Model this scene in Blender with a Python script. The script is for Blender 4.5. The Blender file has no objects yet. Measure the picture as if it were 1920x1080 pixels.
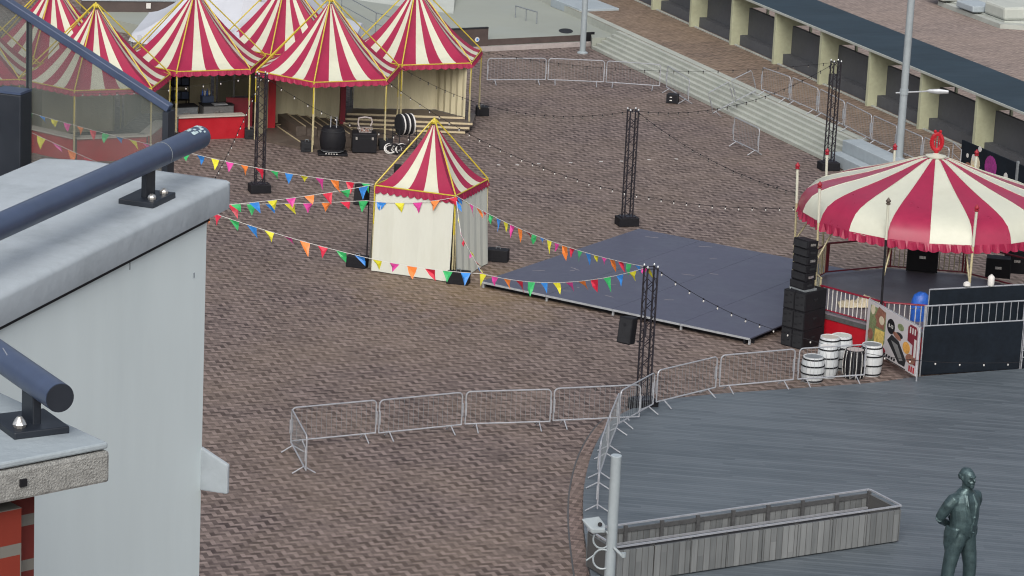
import bpy, bmesh, math, random
from mathutils import Vector, Matrix
random.seed(7)
R = math.radians
PI = math.pi
sc = bpy.context.scene
col = sc.collection

# ------------------------------------------------------------------ camera
F, TH, RO, HC = 5844.78, 0.25697, 0.04745, 24.904
c_, s_ = math.cos(TH), math.sin(TH)
RGT, UPV, FWD = Vector((1, 0, 0)), Vector((0, s_, c_)), Vector((0, c_, -s_))
cr, sr = math.cos(RO), math.sin(RO)


def G(px, py, z=0.0):
    """point of the horizontal plane at height z seen at that place of the photograph"""
    u, v = (px - 960) / F, -(py - 540) / F
    d = FWD + (cr * u - sr * v) * RGT + (sr * u + cr * v) * UPV
    t = (z - HC) / d.z
    return Vector((d.x * t, d.y * t, z))


def PR(p):
    d = Vector((p[0], p[1], p[2] - HC))
    a, b, w = d.dot(RGT), d.dot(UPV), d.dot(FWD)
    return 960 + F * (cr * a + sr * b) / w, 540 - F * (-sr * a + cr * b) / w


def RPL(px, py, p0, nrm):
    u, v = (px - 960) / F, -(py - 540) / F
    d = FWD + (cr * u - sr * v) * RGT + (sr * u + cr * v) * UPV
    o = Vector((0, 0, HC))
    return o + d * ((Vector(p0) - o).dot(nrm) / d.dot(nrm))


def HG(p, py):
    """height above the plan position p that shows at row py"""
    lo, hi = -2.0, 25.0
    for _ in range(50):
        m = (lo + hi) / 2
        if PR((p[0], p[1], m))[1] > py: lo = m
        else: hi = m
    return lo


cam = bpy.data.cameras.new("camera")
cam.sensor_width = 36.0
cam.lens = F / 1920 * 36
cam.clip_start, cam.clip_end = 0.5, 3000
camo = bpy.data.objects.new("camera", cam)
col.objects.link(camo)
xa = cr * RGT + sr * UPV
ya = -sr * RGT + cr * UPV
za = -FWD
camo.matrix_world = Matrix(((xa.x, ya.x, za.x, 0), (xa.y, ya.y, za.y, 0), (xa.z, ya.z, za.z, HC), (0, 0, 0, 1)))
sc.camera = camo

# ------------------------------------------------------------------ light
w = bpy.data.worlds.new("World"); sc.world = w; w.use_nodes = True
nt = w.node_tree
sky = nt.nodes.new("ShaderNodeTexSky"); sky.sky_type = 'NISHITA'; sky.sun_disc = False
SUN_EL, SUN_AZ = R(42), R(184)      # azimuth clockwise from +Y : behind the camera
sky.sun_elevation, sky.sun_rotation = SUN_EL, SUN_AZ
sky.air_density, sky.dust_density, sky.ozone_density = 1.0, 7.0, 1.0
bg = nt.nodes["Background"]; bg.inputs[1].default_value = 0.15
hs = nt.nodes.new("ShaderNodeHueSaturation"); hs.inputs["Saturation"].default_value = .58
nt.links.new(sky.outputs[0], hs.inputs["Color"]); nt.links.new(hs.outputs[0], bg.inputs[0])
sl = bpy.data.lights.new("sun", 'SUN'); sl.energy = 0.5; sl.use_shadow = True; sl.angle = R(40); sl.color = (1, 0.99, 0.97)
so = bpy.data.objects.new("sun", sl); col.objects.link(so)
sd = Vector((math.sin(SUN_AZ) * math.cos(SUN_EL), math.cos(SUN_AZ) * math.cos(SUN_EL), math.sin(SUN_EL)))
so.rotation_euler = sd.to_track_quat('Z', 'Y').to_euler()
so.location = (0, 60, 60)
sc.view_settings.view_transform = 'Standard'
sc.view_settings.look = 'None'
sc.view_settings.exposure = 0.30
sc.view_settings.gamma = 1.0
sc.cycles.filter_width = 1.15

# ------------------------------------------------------------------ materials
def srgb(r, g, b):
    f = lambda c: (c / 255 / 12.92) if c / 255 < .04045 else ((c / 255 + .055) / 1.055) ** 2.4
    return (f(r), f(g), f(b))


class NT:
    def __init__(s, name):
        s.m = bpy.data.materials.new(name); s.m.use_nodes = True
        s.t = s.m.node_tree; s.b = s.t.nodes["Principled BSDF"]

    def n(s, kind, **kw):
        o = s.t.nodes.new(kind)
        for k, v in kw.items(): setattr(o, k, v)
        return o

    def put(s, sock, v):
        if hasattr(v, 'is_output') or isinstance(v, bpy.types.NodeSocket): s.t.links.new(v, sock)
        else: sock.default_value = v

    def M(s, op, a, b=0.0, c=0.0):
        o = s.n("ShaderNodeMath", operation=op)
        s.put(o.inputs[0], a); s.put(o.inputs[1], b); s.put(o.inputs[2], c)
        return o.outputs[0]

    def noise(s, vec, scale, detail=3, rough=.55):
        o = s.n("ShaderNodeTexNoise"); o.inputs["Scale"].default_value = scale
        o.inputs["Detail"].default_value = detail; o.inputs["Roughness"].default_value = rough
        s.t.links.new(vec, o.inputs["Vector"]); return o.outputs["Fac"]

    def coord(s, scale=(1, 1, 1), rz=0.0):
        t = s.n("ShaderNodeTexCoord"); mp = s.n("ShaderNodeMapping")
        mp.inputs["Scale"].default_value = scale; mp.inputs["Rotation"].default_value = (0, 0, rz)
        s.t.links.new(t.outputs["Object"], mp.inputs[0]); return mp.outputs[0]

    def mix(s, fac, a, b, blend='MIX'):
        o = s.n("ShaderNodeMix", data_type='RGBA', blend_type=blend)
        s.put(o.inputs[0], fac)
        for i, v in ((6, a), (7, b)):
            if isinstance(v, tuple): v = (*v[:3], 1)
            s.put(o.inputs[i], v)
        return o.outputs[2]

    def ramp(s, fac, p0, p1, a=0.0, b=1.0):
        o = s.n("ShaderNodeMapRange"); s.put(o.inputs[0], fac)
        for i, v in ((1, p0), (2, p1), (3, a), (4, b)): o.inputs[i].default_value = v
        return o.outputs[0]

    def color(s, v): s.put(s.b.inputs["Base Color"], (*v, 1) if isinstance(v, tuple) else v)
    def rough(s, v): s.put(s.b.inputs["Roughness"], v)

    def bump(s, h, strength=.3, dist=.02):
        o = s.n("ShaderNodeBump"); o.inputs["Strength"].default_value = strength
        o.inputs["Distance"].default_value = dist; s.put(o.inputs["Height"], h)
        s.t.links.new(o.outputs[0], s.b.inputs["Normal"])


def paint(name, c, rough=.5, var=.18, scale=6, metal=0.0, bump=.0, dirt=None, stretch=(1, 1, 1), spec=.5):
    k = NT(name); v = k.coord(stretch)
    n1 = k.noise(v, scale, 5, .6); n2 = k.noise(v, scale * 5, 3)
    f = k.M('ADD', k.M('MULTIPLY', n1, .65), k.M('MULTIPLY', n2, .35))
    a = tuple(x * (1 - var) for x in c); b = tuple(min(1, x * (1 + var)) for x in c)
    cc = k.mix(k.ramp(f, .32, .68), a, b)
    if dirt:
        cc = k.mix(k.ramp(k.noise(v, scale * .6, 6, .7), .52, .75, 0, .75), cc, dirt)
    k.color(cc); k.rough(k.ramp(n1, .3, .7, max(.05, rough - .1), min(1, rough + .1)))
    k.b.inputs["Metallic"].default_value = metal
    k.b.inputs["Specular IOR Level"].default_value = spec
    if bump: k.bump(n2, bump, .01)
    return k.m


def herringbone(name, light, dark, tint, W=.123, rz=R(-19), stain=None):
    k = NT(name); v = k.coord((1, 1, 1), rz)
    sx = k.n("ShaderNodeSeparateXYZ"); k.t.links.new(v, sx.inputs[0])
    x = k.M('DIVIDE', sx.outputs[0], W); y = k.M('DIVIDE', sx.outputs[1], W)
    i = k.M('FLOOR', x); j = k.M('FLOOR', y)
    m = k.M('FLOORED_MODULO', k.M('SUBTRACT', i, j), 4.0)
    h = k.M('LESS_THAN', m, 1.5)
    nh = k.M('SUBTRACT', 1.0, h)
    bx = k.M('SUBTRACT', i, k.M('MULTIPLY', h, m))
    by = k.M('SUBTRACT', j, k.M('MULTIPLY', nh, k.M('SUBTRACT', 3.0, m)))
    lx = k.M('SUBTRACT', x, bx); ly = k.M('SUBTRACT', y, by)
    Lx = k.M('ADD', 1.0, h); Ly = k.M('ADD', 1.0, nh)
    d = k.M('MINIMUM', k.M('MINIMUM', lx, k.M('SUBTRACT', Lx, lx)), k.M('MINIMUM', ly, k.M('SUBTRACT', Ly, ly)))
    cb = k.n("ShaderNodeCombineXYZ"); k.t.links.new(bx, cb.inputs[0]); k.t.links.new(by, cb.inputs[1]); k.t.links.new(h, cb.inputs[2])
    wn = k.n("ShaderNodeTexWhiteNoise", noise_dimensions='3D'); k.t.links.new(cb.outputs[0], wn.inputs[0])
    chn = k.M('DIVIDE', k.M('ADD', k.M('ADD', bx, by), nh), 2.0)          # zigzag course the brick belongs to
    par = k.M('FLOORED_MODULO', k.M('FLOOR', k.M('ADD', chn, .25)), 2.0)
    f = k.M('ADD', k.M('MULTIPLY', par, .52), k.M('MULTIPLY', wn.outputs[0], .48))
    big = k.noise(v, .22, 4, .6); mid = k.noise(v, .9, 4, .6); fine = k.noise(v, 6, 3, .6)
    f = k.M('ADD', f, k.M('MULTIPLY', k.M('SUBTRACT', mid, .5), .65))
    f = k.M('ADD', f, k.M('MULTIPLY', k.M('SUBTRACT', fine, .5), .95))
    c = k.mix(k.ramp(f, 0, 1.05), dark, light)
    c = k.mix(k.ramp(big, .38, .66, 0, .4), c, k.mix(.6, c, tint))
    st = k.noise(v, .55, 6, .7)
    c = k.mix(k.ramp(st, .55, .72, 0, .3), c, (.07, .058, .055))
    if stain:
        dm = k.n("ShaderNodeVectorMath", operation='DISTANCE'); k.t.links.new(k.coord(), dm.inputs[0]); dm.inputs[1].default_value = stain
        dd = k.M('ADD', dm.outputs['Value'], k.M('MULTIPLY', k.M('SUBTRACT', mid, .5), 6.0))
        c = k.mix(k.ramp(dd, .3, 4.2, .5, 0), c, k.mix(.55, c, (.34, .24, .10)))
    c = k.mix(k.ramp(d, .025, .05, .6, 0), c, (.055, .045, .042))
    k.color(c); k.rough(.78); k.b.inputs["Specular IOR Level"].default_value = .3
    k.bump(k.ramp(d, .01, .06), .2, .006)
    return k.m


def planks(name, a, b, width=.14, rz=0.0, gap=(.02, .022, .024), axis=1, rough=.55, streak=14, length=3.5, gapk=.8):
    """boards: axis = the coordinate that runs across the boards"""
    k = NT(name); v = k.coord((1, 1, 1), rz)
    sx = k.n("ShaderNodeSeparateXYZ"); k.t.links.new(v, sx.inputs[0])
    al = 0 if axis == 1 else 2
    if axis == 0: pass
    y = k.M('DIVIDE', sx.outputs[axis], width); j = k.M('FLOOR', y); fr = k.M('FRACT', y)
    wn = k.n("ShaderNodeTexWhiteNoise", noise_dimensions='1D'); k.t.links.new(j, wn.inputs[1])
    ii = k.M('FLOOR', k.M('DIVIDE', k.M('ADD', sx.outputs[al], k.M('MULTIPLY', wn.outputs[0], 17.0)), length))
    cb = k.n("ShaderNodeCombineXYZ"); k.t.links.new(j, cb.inputs[0]); k.t.links.new(ii, cb.inputs[1])
    w2 = k.n("ShaderNodeTexWhiteNoise", noise_dimensions='2D'); k.t.links.new(cb.outputs[0], w2.inputs[0])
    st = k.n("ShaderNodeMapping")
    st.inputs["Scale"].default_value = (.5, 9, 1) if axis == 1 else (9, 9, .5)
    k.t.links.new(v, st.inputs[0])
    g = k.noise(st.outputs[0], streak / 7, 5, .65)
    big = k.noise(v, .3, 4, .6)
    f = k.M('ADD', k.M('MULTIPLY', w2.outputs[0], .4), k.M('ADD', k.M('MULTIPLY', g, .6), k.M('MULTIPLY', k.M('SUBTRACT', big, .5), .7)))
    c = k.mix(k.ramp(f, .15, .95), a, b)
    c = k.mix(k.ramp(st_spots(k, v), .70, .76, 0, .5), c, tuple(min(1, x * 1.9) for x in b))
    edge = k.M('MINIMUM', fr, k.M('SUBTRACT', 1.0, fr))
    c = k.mix(k.ramp(edge, .03, .08, gapk, 0), c, gap)
    k.color(c); k.rough(k.ramp(g, .3, .7, rough - .15, rough + .12))
    k.bump(k.ramp(edge, .02, .1), .3, .01)
    return k.m


def st_spots(k, v):
    mp = k.n("ShaderNodeMapping"); mp.inputs["Scale"].default_value = (.6, 2.2, 1); k.t.links.new(v, mp.inputs[0])
    return k.noise(mp.outputs[0], 2.6, 6, .75)


MT = {}
MT['paving'] = herringbone('brick_paving', (.212, .170, .157), (.038, .027, .026), (.225, .175, .125), stain=tuple(G(885, 548)))
MT['paving_up'] = herringbone('promenade_brick', (.25, .19, .145), (.08, .058, .045), (.26, .19, .12), rz=R(-50))
MT['paving_pink'] = herringbone('pink_brick', (.30, .245, .22), (.13, .105, .095), (.28, .22, .18), rz=R(-50))
MT['border'] = herringbone('border_setts', (.215, .165, .15), (.06, .043, .04), (.2, .16, .13), W=.10, rz=R(11))
MT['deck'] = planks('deck_boards', (.056, .073, .088), (.116, .140, .162), .145, R(6), length=4, gapk=.5)
MT['deck_edge'] = paint('deck_fascia', (.05, .055, .06), .7)
MT['wood_grey'] = planks('weathered_planks', (.066, .074, .079), (.195, .21, .217), .17, 0, axis=0, rough=.75, gap=(.045, .045, .045))
MT['wood_dark'] = paint('dark_timber', (.055, .058, .062), .7, .25, 8)
MT['concrete'] = paint('pale_concrete', (.36, .39, .365), .8, .10, .5, bump=.1, dirt=(.27, .30, .28))
MT['steps'] = paint('steps_concrete', (.315, .34, .31), .8, .12, .8, bump=.1, dirt=(.25, .28, .25))
MT['concrete_grey'] = paint('grey_concrete', (.27, .32, .355), .8, .12, .9, bump=.1)
MT['skate'] = paint('skatepark_concrete', (.245, .268, .238), .7, .06, .15, dirt=(.25, .285, .285))
MT['brown'] = paint('brown_cladding', (.06, .045, .042), .6, .2, 2)
MT['kerb'] = paint('pale_kerb', (.32, .29, .285), .8, .15, 2)
MT['red_fabric'] = paint('crimson_canvas', (.25, .012, .050), .62, .10, 1.6, bump=.35, spec=.35)
MT['cream_fabric'] = paint('cream_canvas', (.46, .475, .385), .65, .07, 1.2, bump=.3, dirt=(.40, .41, .31))
MT['cream_wall'] = paint('cream_side_canvas', (.46, .43, .30), .8, .08, 1.4, bump=.1, dirt=(.36, .33, .22), stretch=(3, 3, .6))
MT['white_wall'] = paint('white_side_canvas', (.475, .50, .455), .8, .03, 1.4, bump=.08, dirt=(.45, .47, .41), stretch=(2, 2, .6))
MT['white_tent'] = paint('white_canvas', (.42, .45, .50), .7, .06, .8)
MT['red_vinyl'] = paint('glossy_red_vinyl', (.25, .012, .048), .36, .12, 1.5, spec=.5)
MT['cream_vinyl'] = paint('cream_vinyl', (.45, .47, .40), .42, .05, 1.0, dirt=(.39, .40, .33))
MT['yellow'] = paint('yellow_pole_paint', (.44, .36, .035), .45, .2, 9)
MT['cream_pole'] = paint('cream_pole_paint', (.40, .36, .22), .5, .2, 7)
MT['red_paint'] = paint('red_paint', (.33, .005, .014), .45, .12, 2)
MT['finial_red'] = paint('dull_red_paint', (.24, .008, .02), .55, .2, 6)
MT['rail_red'] = paint('dark_red_rail_paint', (.17, .006, .022), .45, .15, 4)
MT['maroon'] = paint('maroon_paint', (.16, .008, .02), .5, .2, 4)
MT['black'] = paint('matt_black', (.0085, .009, .012), .65, .3, 8, spec=.22)
MT['black_cloth'] = paint('black_scrim', (.008, .012, .018), .85, .3, 1.5, bump=.1, spec=.12)
MT['black_metal'] = paint('black_truss_paint', (.009, .008, .014), .45, .3, 9)
MT['charcoal'] = paint('charcoal', (.018, .0195, .023), .75, .25, 5, spec=.2)
MT['stage'] = paint('stage_ply', (.062, .068, .102), .5, .14, .9, dirt=(.08, .086, .122), spec=.35)
MT['alu'] = paint('aluminium', (.38, .41, .44), .4, .15, 6, metal=.35)
MT['galv'] = paint('galvanised_steel', (.31, .33, .365), .42, .2, 12, metal=.3)
MT['galv_dull'] = paint('dull_galvanised_steel', (.20, .225, .245), .5, .25, 12, metal=.3)
MT['lamp_grey'] = paint('lamp_column_grey', (.24, .28, .305), .45, .1, 1.5)
MT['wall_white'] = paint('pale_render', (.64, .74, .765), .8, .04, 1.2, bump=.1, dirt=(.56, .66, .69), stretch=(2.5, 2.5, .6))
MT['coping'] = paint('pale_coping', (.34, .39, .43), .75, .10, 7, bump=.15, dirt=(.215, .25, .275))
MT['agg'] = paint('exposed_aggregate', (.24, .25, .245), .85, .36, 60, bump=.55, dirt=(.17, .175, .175))
MT['agg_top'] = paint('smooth_concrete_top', (.26, .31, .345), .8, .10, 9, bump=.2)
MT['navy'] = paint('navy_rail_paint', (.042, .062, .115), .38, .16, 9, spec=.5)
MT['navy_dark'] = paint('dark_navy_paint', (.012, .017, .026), .5, .2, 9)
MT['scuff'] = paint('scuffed_paint', (.40, .52, .55), .7, .3, 60)
MT['steel'] = paint('bolt_steel', (.6, .6, .58), .3, .1, 20, metal=.8)
MT['bronze'] = paint('bronze', (.05, .082, .09), .42, .35, 5, metal=.55, dirt=(.10, .16, .165), bump=.3)
MT['white'] = paint('white_paint', (.52, .52, .51), .5, .06, 5)
MT['barrel_white'] = planks('white_barrel_staves', (.36, .40, .43), (.55, .58, .60), .09, 0, axis=0, rough=.55, gap=(.35, .37, .4))
MT['wood_floor'] = paint('dark_wood_floor', (.075, .06, .05), .6, .3, 3)
MT['nosing'] = paint('timber_nosing', (.42, .36, .24), .6, .15, 4)
MT['floor_grey'] = paint('bandstand_floor', (.155, .14, .165), .5, .15, 1.2, dirt=(.11, .085, .09))
MT['blue'] = paint('blue_tarp', (.02, .11, .50), .5, .3, 4)
MT['cloth'] = paint('cream_cloth', (.50, .45, .33), .85, .15, 4, bump=.3)
MT['roof'] = paint('blue_grey_roof', (.022, .038, .053), .8, .22, .7, dirt=(.035, .055, .075), stretch=(1, .25, 1), spec=.2)
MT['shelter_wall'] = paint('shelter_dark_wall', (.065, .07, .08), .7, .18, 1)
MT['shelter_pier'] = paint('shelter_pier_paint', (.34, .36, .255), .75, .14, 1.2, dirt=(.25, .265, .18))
MT['fascia'] = paint('shelter_fascia', (.32, .345, .325), .7, .12, 1)
MT['grey_unit'] = paint('grey_unit', (.16, .165, .17), .5, .15, 4)
MT['pale_top'] = paint('pale_counter_top', (.36, .345, .31), .45, .1, 3)
MT['food_y'] = paint('printed_yellow', (.55, .42, .12), .5, .5, 9)
MT['food_g'] = paint('printed_green', (.16, .20, .10), .5, .6, 12)
MT['food_b'] = paint('printed_brown', (.22, .10, .07), .5, .5, 9)
MT['banner'] = paint('white_banner', (.44, .43, .45), .6, .06, 2)
MT['orange'] = paint('printed_orange', (.55, .28, .06), .5, .4, 9)
MT['purple'] = paint('printed_purple', (.22, .02, .16), .5, .6, 9)
MT['bulb'] = paint('frosted_bulb', (.48, .48, .47), .25, .05, 20)
MT['bulb_dark'] = paint('smoked_bulb', (.10, .095, .09), .2, .1, 20)
PEN = {n: paint('pennant_' + n, c, .45, .12, 8) for n, c in dict(red=(.48, .015, .045), blue=(.03, .20, .58), yellow=(.58, .56, .03),
       pink=(.56, .05, .28), green=(.03, .36, .11), orange=(.62, .17, .03)).items()}
k = NT('dusty_glass'); k.color(k.mix(k.ramp(k.noise(k.coord((2, 2, 2)), 3, 5), .3, .7), (.085, .10, .10), (.13, .15, .148)))
k.rough(.12); k.b.inputs["Alpha"].default_value = .43; MT['glass'] = k.m


def brick_mat(name, c1, c2, sh):
    k = NT(name); v = k.coord()
    sx = k.n("ShaderNodeSeparateXYZ"); k.t.links.new(v, sx.inputs[0])
    z = k.M('ADD', k.M('DIVIDE', sx.outputs[2], .0712), sh); j = k.M('FLOOR', z)
    al = k.M('ADD', k.M('DIVIDE', k.M('ADD', sx.outputs[0], sx.outputs[1]), .22), k.M('MULTIPLY', k.M('FLOORED_MODULO', j, 2.0), .5))
    fz = k.M('FRACT', z); fx = k.M('FRACT', al)
    mort = k.M('MAXIMUM', k.M('LESS_THAN', fz, .25), k.M('LESS_THAN', fx, .05))
    cb = k.n("ShaderNodeCombineXYZ"); k.t.links.new(j, cb.inputs[0]); k.t.links.new(k.M('FLOOR', al), cb.inputs[1])
    wn = k.n("ShaderNodeTexWhiteNoise", noise_dimensions='2D'); k.t.links.new(cb.outputs[0], wn.inputs[0])
    c = k.mix(k.M('ADD', k.M('MULTIPLY', wn.outputs[0], .6), k.M('MULTIPLY', k.noise(v, 30, 4), .4)), c1, c2)
    c = k.mix(mort, c, (.13, .13, .12))
    k.color(c); k.rough(.85); k.bump(k.M('SUBTRACT', 1.0, mort), .6, .01)
    return k.m


MT['brick'] = brick_mat('dark_red_brick', (.07, .008, .006), (.11, .011, .008), .0)
MT['brick_bright'] = brick_mat('red_brick', (.125, .013, .006), (.19, .020, .008), .35)

# ------------------------------------------------------------------ mesh helpers
ROOTM = {}


class MB:
    def __init__(s): s.v, s.f, s.m = [], [], []

    def add(s, vs, fs, mi=0):
        o = len(s.v); s.v += [Vector(p) for p in vs]
        for f in fs: s.f.append([o + a for a in f]); s.m.append(mi)
        return s

    def box(s, c, d, rz=0.0, mi=0, M=None):
        x, y, z = d[0] / 2, d[1] / 2, d[2] / 2
        vs = [Vector(p) for p in ((-x, -y, -z), (x, -y, -z), (x, y, -z), (-x, y, -z), (-x, -y, z), (x, -y, z), (x, y, z), (-x, y, z))]
        m = Matrix.Translation(Vector(c)) @ (M if M is not None else Matrix.Rotation(rz, 4, 'Z'))
        return s.add([m @ p for p in vs], [(0, 3, 2, 1), (4, 5, 6, 7), (0, 1, 5, 4), (1, 2, 6, 5), (2, 3, 7, 6), (3, 0, 4, 7)], mi)

    def beam(s, p, q, wd, ht, mi=0):
        p, q = Vector(p), Vector(q); d = q - p; L = d.length
        x = d.normalized(); up = Vector((0, 0, 1)) if abs(x.z) < .95 else Vector((0, 1, 0))
        y = up.cross(x).normalized(); z = x.cross(y)
        m = Matrix((x, y, z)).transposed().to_4x4()
        return s.box((p + q) / 2, (L, wd, ht), M=m, mi=mi)

    def tube(s, pts, r, n=6, mi=0, cap=True):
        pts = [Vector(p) for p in pts]; k = len(pts)
        rs = r if isinstance(r, (list, tuple)) else [r] * k
        t0 = (pts[1] - pts[0]).normalized()
        u = t0.orthogonal().normalized(); vs = []
        for i, p in enumerate(pts):
            t = (pts[min(i + 1, k - 1)] - pts[max(i - 1, 0)]).normalized()
            u = (u - t * u.dot(t)).normalized(); b = t.cross(u)
            for a in range(n):
                an = 2 * PI * a / n
                vs.append(p + (u * math.cos(an) + b * math.sin(an)) * rs[i])
        fs = []
        for i in range(k - 1):
            for a in range(n):
                b2 = (a + 1) % n
                fs.append((i * n + a, i * n + b2, (i + 1) * n + b2, (i + 1) * n + a))
        if cap:
            fs.append(tuple(reversed(range(n)))); fs.append(tuple(range((k - 1) * n, k * n)))
        return s.add(vs, fs, mi)

    def prism(s, poly, z0, z1, mi=0, side=None):
        n = len(poly)
        ar = sum(poly[i][0] * poly[(i + 1) % n][1] - poly[(i + 1) % n][0] * poly[i][1] for i in range(n))
        if ar < 0: poly = list(reversed(poly))
        vs = [(p[0], p[1], z0) for p in poly] + [(p[0], p[1], z1) for p in poly]
        s.add(vs, [tuple(reversed(range(n))), tuple(range(n, 2 * n))], mi)
        o = len(s.v) - 2 * n
        for i in range(n):
            j = (i + 1) % n
            s.f.append([o + i, o + j, o + n + j, o + n + i]); s.m.append(mi if side is None else side)
        return s

    def lathe(s, prof, n=20, c=(0, 0, 0), mi=0, M=None):
        vs, fs = [], []
        for r, z in prof:
            for a in range(n):
                an = 2 * PI * a / n; vs.append(Vector((r * math.cos(an), r * math.sin(an), z)))
        for i in range(len(prof) - 1):
            for a in range(n):
                b = (a + 1) % n; fs.append((i * n + a, i * n + b, (i + 1) * n + b, (i + 1) * n + a))
        fs.append(tuple(reversed(range(n)))); fs.append(tuple(range((len(prof) - 1) * n, len(prof) * n)))
        m = Matrix.Translation(Vector(c)) @ (M if M is not None else Matrix())
        return s.add([m @ p for p in vs], fs, mi)

    def loft(s, rings, n=16, mi=0):
        """rings of (cx,cy,cz,rx,ry)"""
        vs, fs = [], []
        for cx, cy, cz, rx, ry in rings:
            for a in range(n):
                an = 2 * PI * a / n; vs.append((cx + rx * math.cos(an), cy + ry * math.sin(an), cz))
        for i in range(len(rings) - 1):
            for a in range(n):
                b = (a + 1) % n; fs.append((i * n + a, i * n + b, (i + 1) * n + b, (i + 1) * n + a))
        fs.append(tuple(reversed(range(n)))); fs.append(tuple(range((len(rings) - 1) * n, len(rings) * n)))
        return s.add(vs, fs, mi)

    def build(s, name, mats, parent=None, smooth=False, world=False, bevel=0.0):
        me = bpy.data.meshes.new(name)
        vs = s.v
        if world and parent is not None:
            inv = ROOTM[parent.name]; vs = [inv @ p for p in vs]
        me.from_pydata([tuple(p) for p in vs], [], s.f)
        for m in (mats if isinstance(mats, (list, tuple)) else [mats]): me.materials.append(MT[m] if isinstance(m, str) else m)
        for p, mi in zip(me.polygons, s.m): p.material_index = mi; p.use_smooth = smooth
        if bevel:
            bm = bmesh.new(); bm.from_mesh(me)
            bmesh.ops.bevel(bm, geom=list(bm.edges), offset=bevel, segments=2, profile=.5, affect='EDGES', clamp_overlap=True)
            bm.to_mesh(me); bm.free()
        me.update()
        if smooth:
            try: me.set_sharp_from_angle(angle=R(40))
            except Exception: pass
        o = bpy.data.objects.new(name, me); col.objects.link(o)
        if parent is not None:
            o.parent = parent
            if parent.name in ROOTM: ROOTM[o.name] = ROOTM[parent.name]
        return o


def tag(o, label=None, cat=None, group=None, kind=None):
    if label: o['label'] = label
    if cat: o['category'] = cat
    if group: o['group'] = group
    if kind: o['kind'] = kind
    return o


def thing(name, label, cat, loc=(0, 0, 0), rz=0.0, group=None):
    o = bpy.data.objects.new(name, None); col.objects.link(o)
    o.empty_display_size = .2
    o.location = loc; o.rotation_euler = (0, 0, rz)
    ROOTM[o.name] = (Matrix.Translation(Vector(loc)) @ Matrix.Rotation(rz, 4, 'Z')).inverted()
    return tag(o, label, cat, group)


def kids(o): return [c for c in CH.get(o.name, [])]


def dup(root, loc, rz, label, group=None, scale=None):
    def cp(o, par):
        c = o.copy(); col.objects.link(c)
        if par is not None: c.parent = par
        for ch in [x for x in bpy.data.objects if x.parent == o]: cp(ch, c)
        return c
    c = cp(root, None)
    c.location = loc; c.rotation_euler = (0, 0, rz); c['label'] = label
    if group: c['group'] = group
    if scale: c.scale = scale
    ROOTM[c.name] = (Matrix.Translation(Vector(loc)) @ Matrix.Rotation(rz, 4, 'Z')).inverted()
    return c


def struct(name, mb, mats, **kw):
    o = mb.build(name, mats, **kw); o['kind'] = 'structure'; return o


def ang(p, q): return math.atan2(q[1] - p[1], q[0] - p[0])


def text_mesh(txt, size, M, mat, name, parent, depth=.004):
    cu = bpy.data.curves.new(name, 'FONT'); cu.body = txt; cu.size = size; cu.extrude = depth
    cu.align_x = 'CENTER'; cu.align_y = 'CENTER'
    t = bpy.data.objects.new(name, cu); col.objects.link(t)
    dg = bpy.context.evaluated_depsgraph_get()
    me = bpy.data.meshes.new_from_object(t.evaluated_get(dg))
    bpy.data.objects.remove(t); bpy.data.curves.remove(cu)
    me.transform(M); me.materials.clear(); me.materials.append(MT[mat])
    o = bpy.data.objects.new(name, me); col.objects.link(o); o.parent = parent
    return o


# ================================================================== SETTING
g = MB(); S_ = 700
g.add([(-S_, -200, 0), (S_, -200, 0), (S_, 1200, 0), (-S_, 1200, 0)], [(0, 1, 2, 3)])
struct('plaza_paving', g, 'paving')

# deck (boardwalk) with curved edge
DZ = .14
edge_px = [(1128, 1230), (1112, 1110), (1100, 1030), (1094, 975), (1094, 925), (1100, 885), (1110, 850), (1127, 815), (1150, 786), (1185, 766), (1232, 752), (1290, 744),
           (1350, 738), (1450, 731), (1550, 724), (1640, 717), (1715, 707), (1800, 700), (1920, 691), (2050, 682), (2300, 664)]
edge = [G(x, y, DZ) for x, y in edge_px]
sm = []
for i in range(len(edge) - 1):
    p0, p1, p2, p3 = edge[max(i - 1, 0)], edge[i], edge[i + 1], edge[min(i + 2, len(edge) - 1)]
    for q in range(5):
        t = q / 5
        sm.append(.5 * ((2 * p1) + (p2 - p0) * t + (2 * p0 - 5 * p1 + 4 * p2 - p3) * t * t + (3 * p1 - p0 - 3 * p2 + p3) * t ** 3))
sm.append(edge[-1])
poly = [(p.x, p.y) for p in sm] + [(60, sm[-1].y), (60, 30), (sm[0].x, 30)]
d = MB(); d.prism(poly, .004, DZ, 0, 1)
struct('wooden_deck', d, ['deck', 'deck_edge'])
bd = MB(); prev = None
for i, p in enumerate(sm[:60]):
    t = (sm[min(i + 1, len(sm) - 1)] - sm[max(i - 1, 0)]).normalized(); nrm = Vector((-t.y, t.x, 0))
    a, b = p + nrm * .02, p + nrm * .34
    a.z = b.z = .006
    if prev: bd.add([prev[0], a, b, prev[1]], [(0, 1, 2, 3)])
    prev = (a, b)
struct('brick_border', bd, 'border')
jl = MB(); prev = None
for i, p in enumerate(sm[:60]):
    t = (sm[min(i + 1, len(sm) - 1)] - sm[max(i - 1, 0)]).normalized(); nrm = Vector((-t.y, t.x, 0))
    a, b = p + nrm * .345, p + nrm * .385
    a.z = b.z = .0065
    if prev: jl.add([prev[0], a, b, prev[1]], [(0, 1, 2, 3)])
    prev = (a, b)
struct('border_joint', jl, 'wood_dark')

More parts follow.
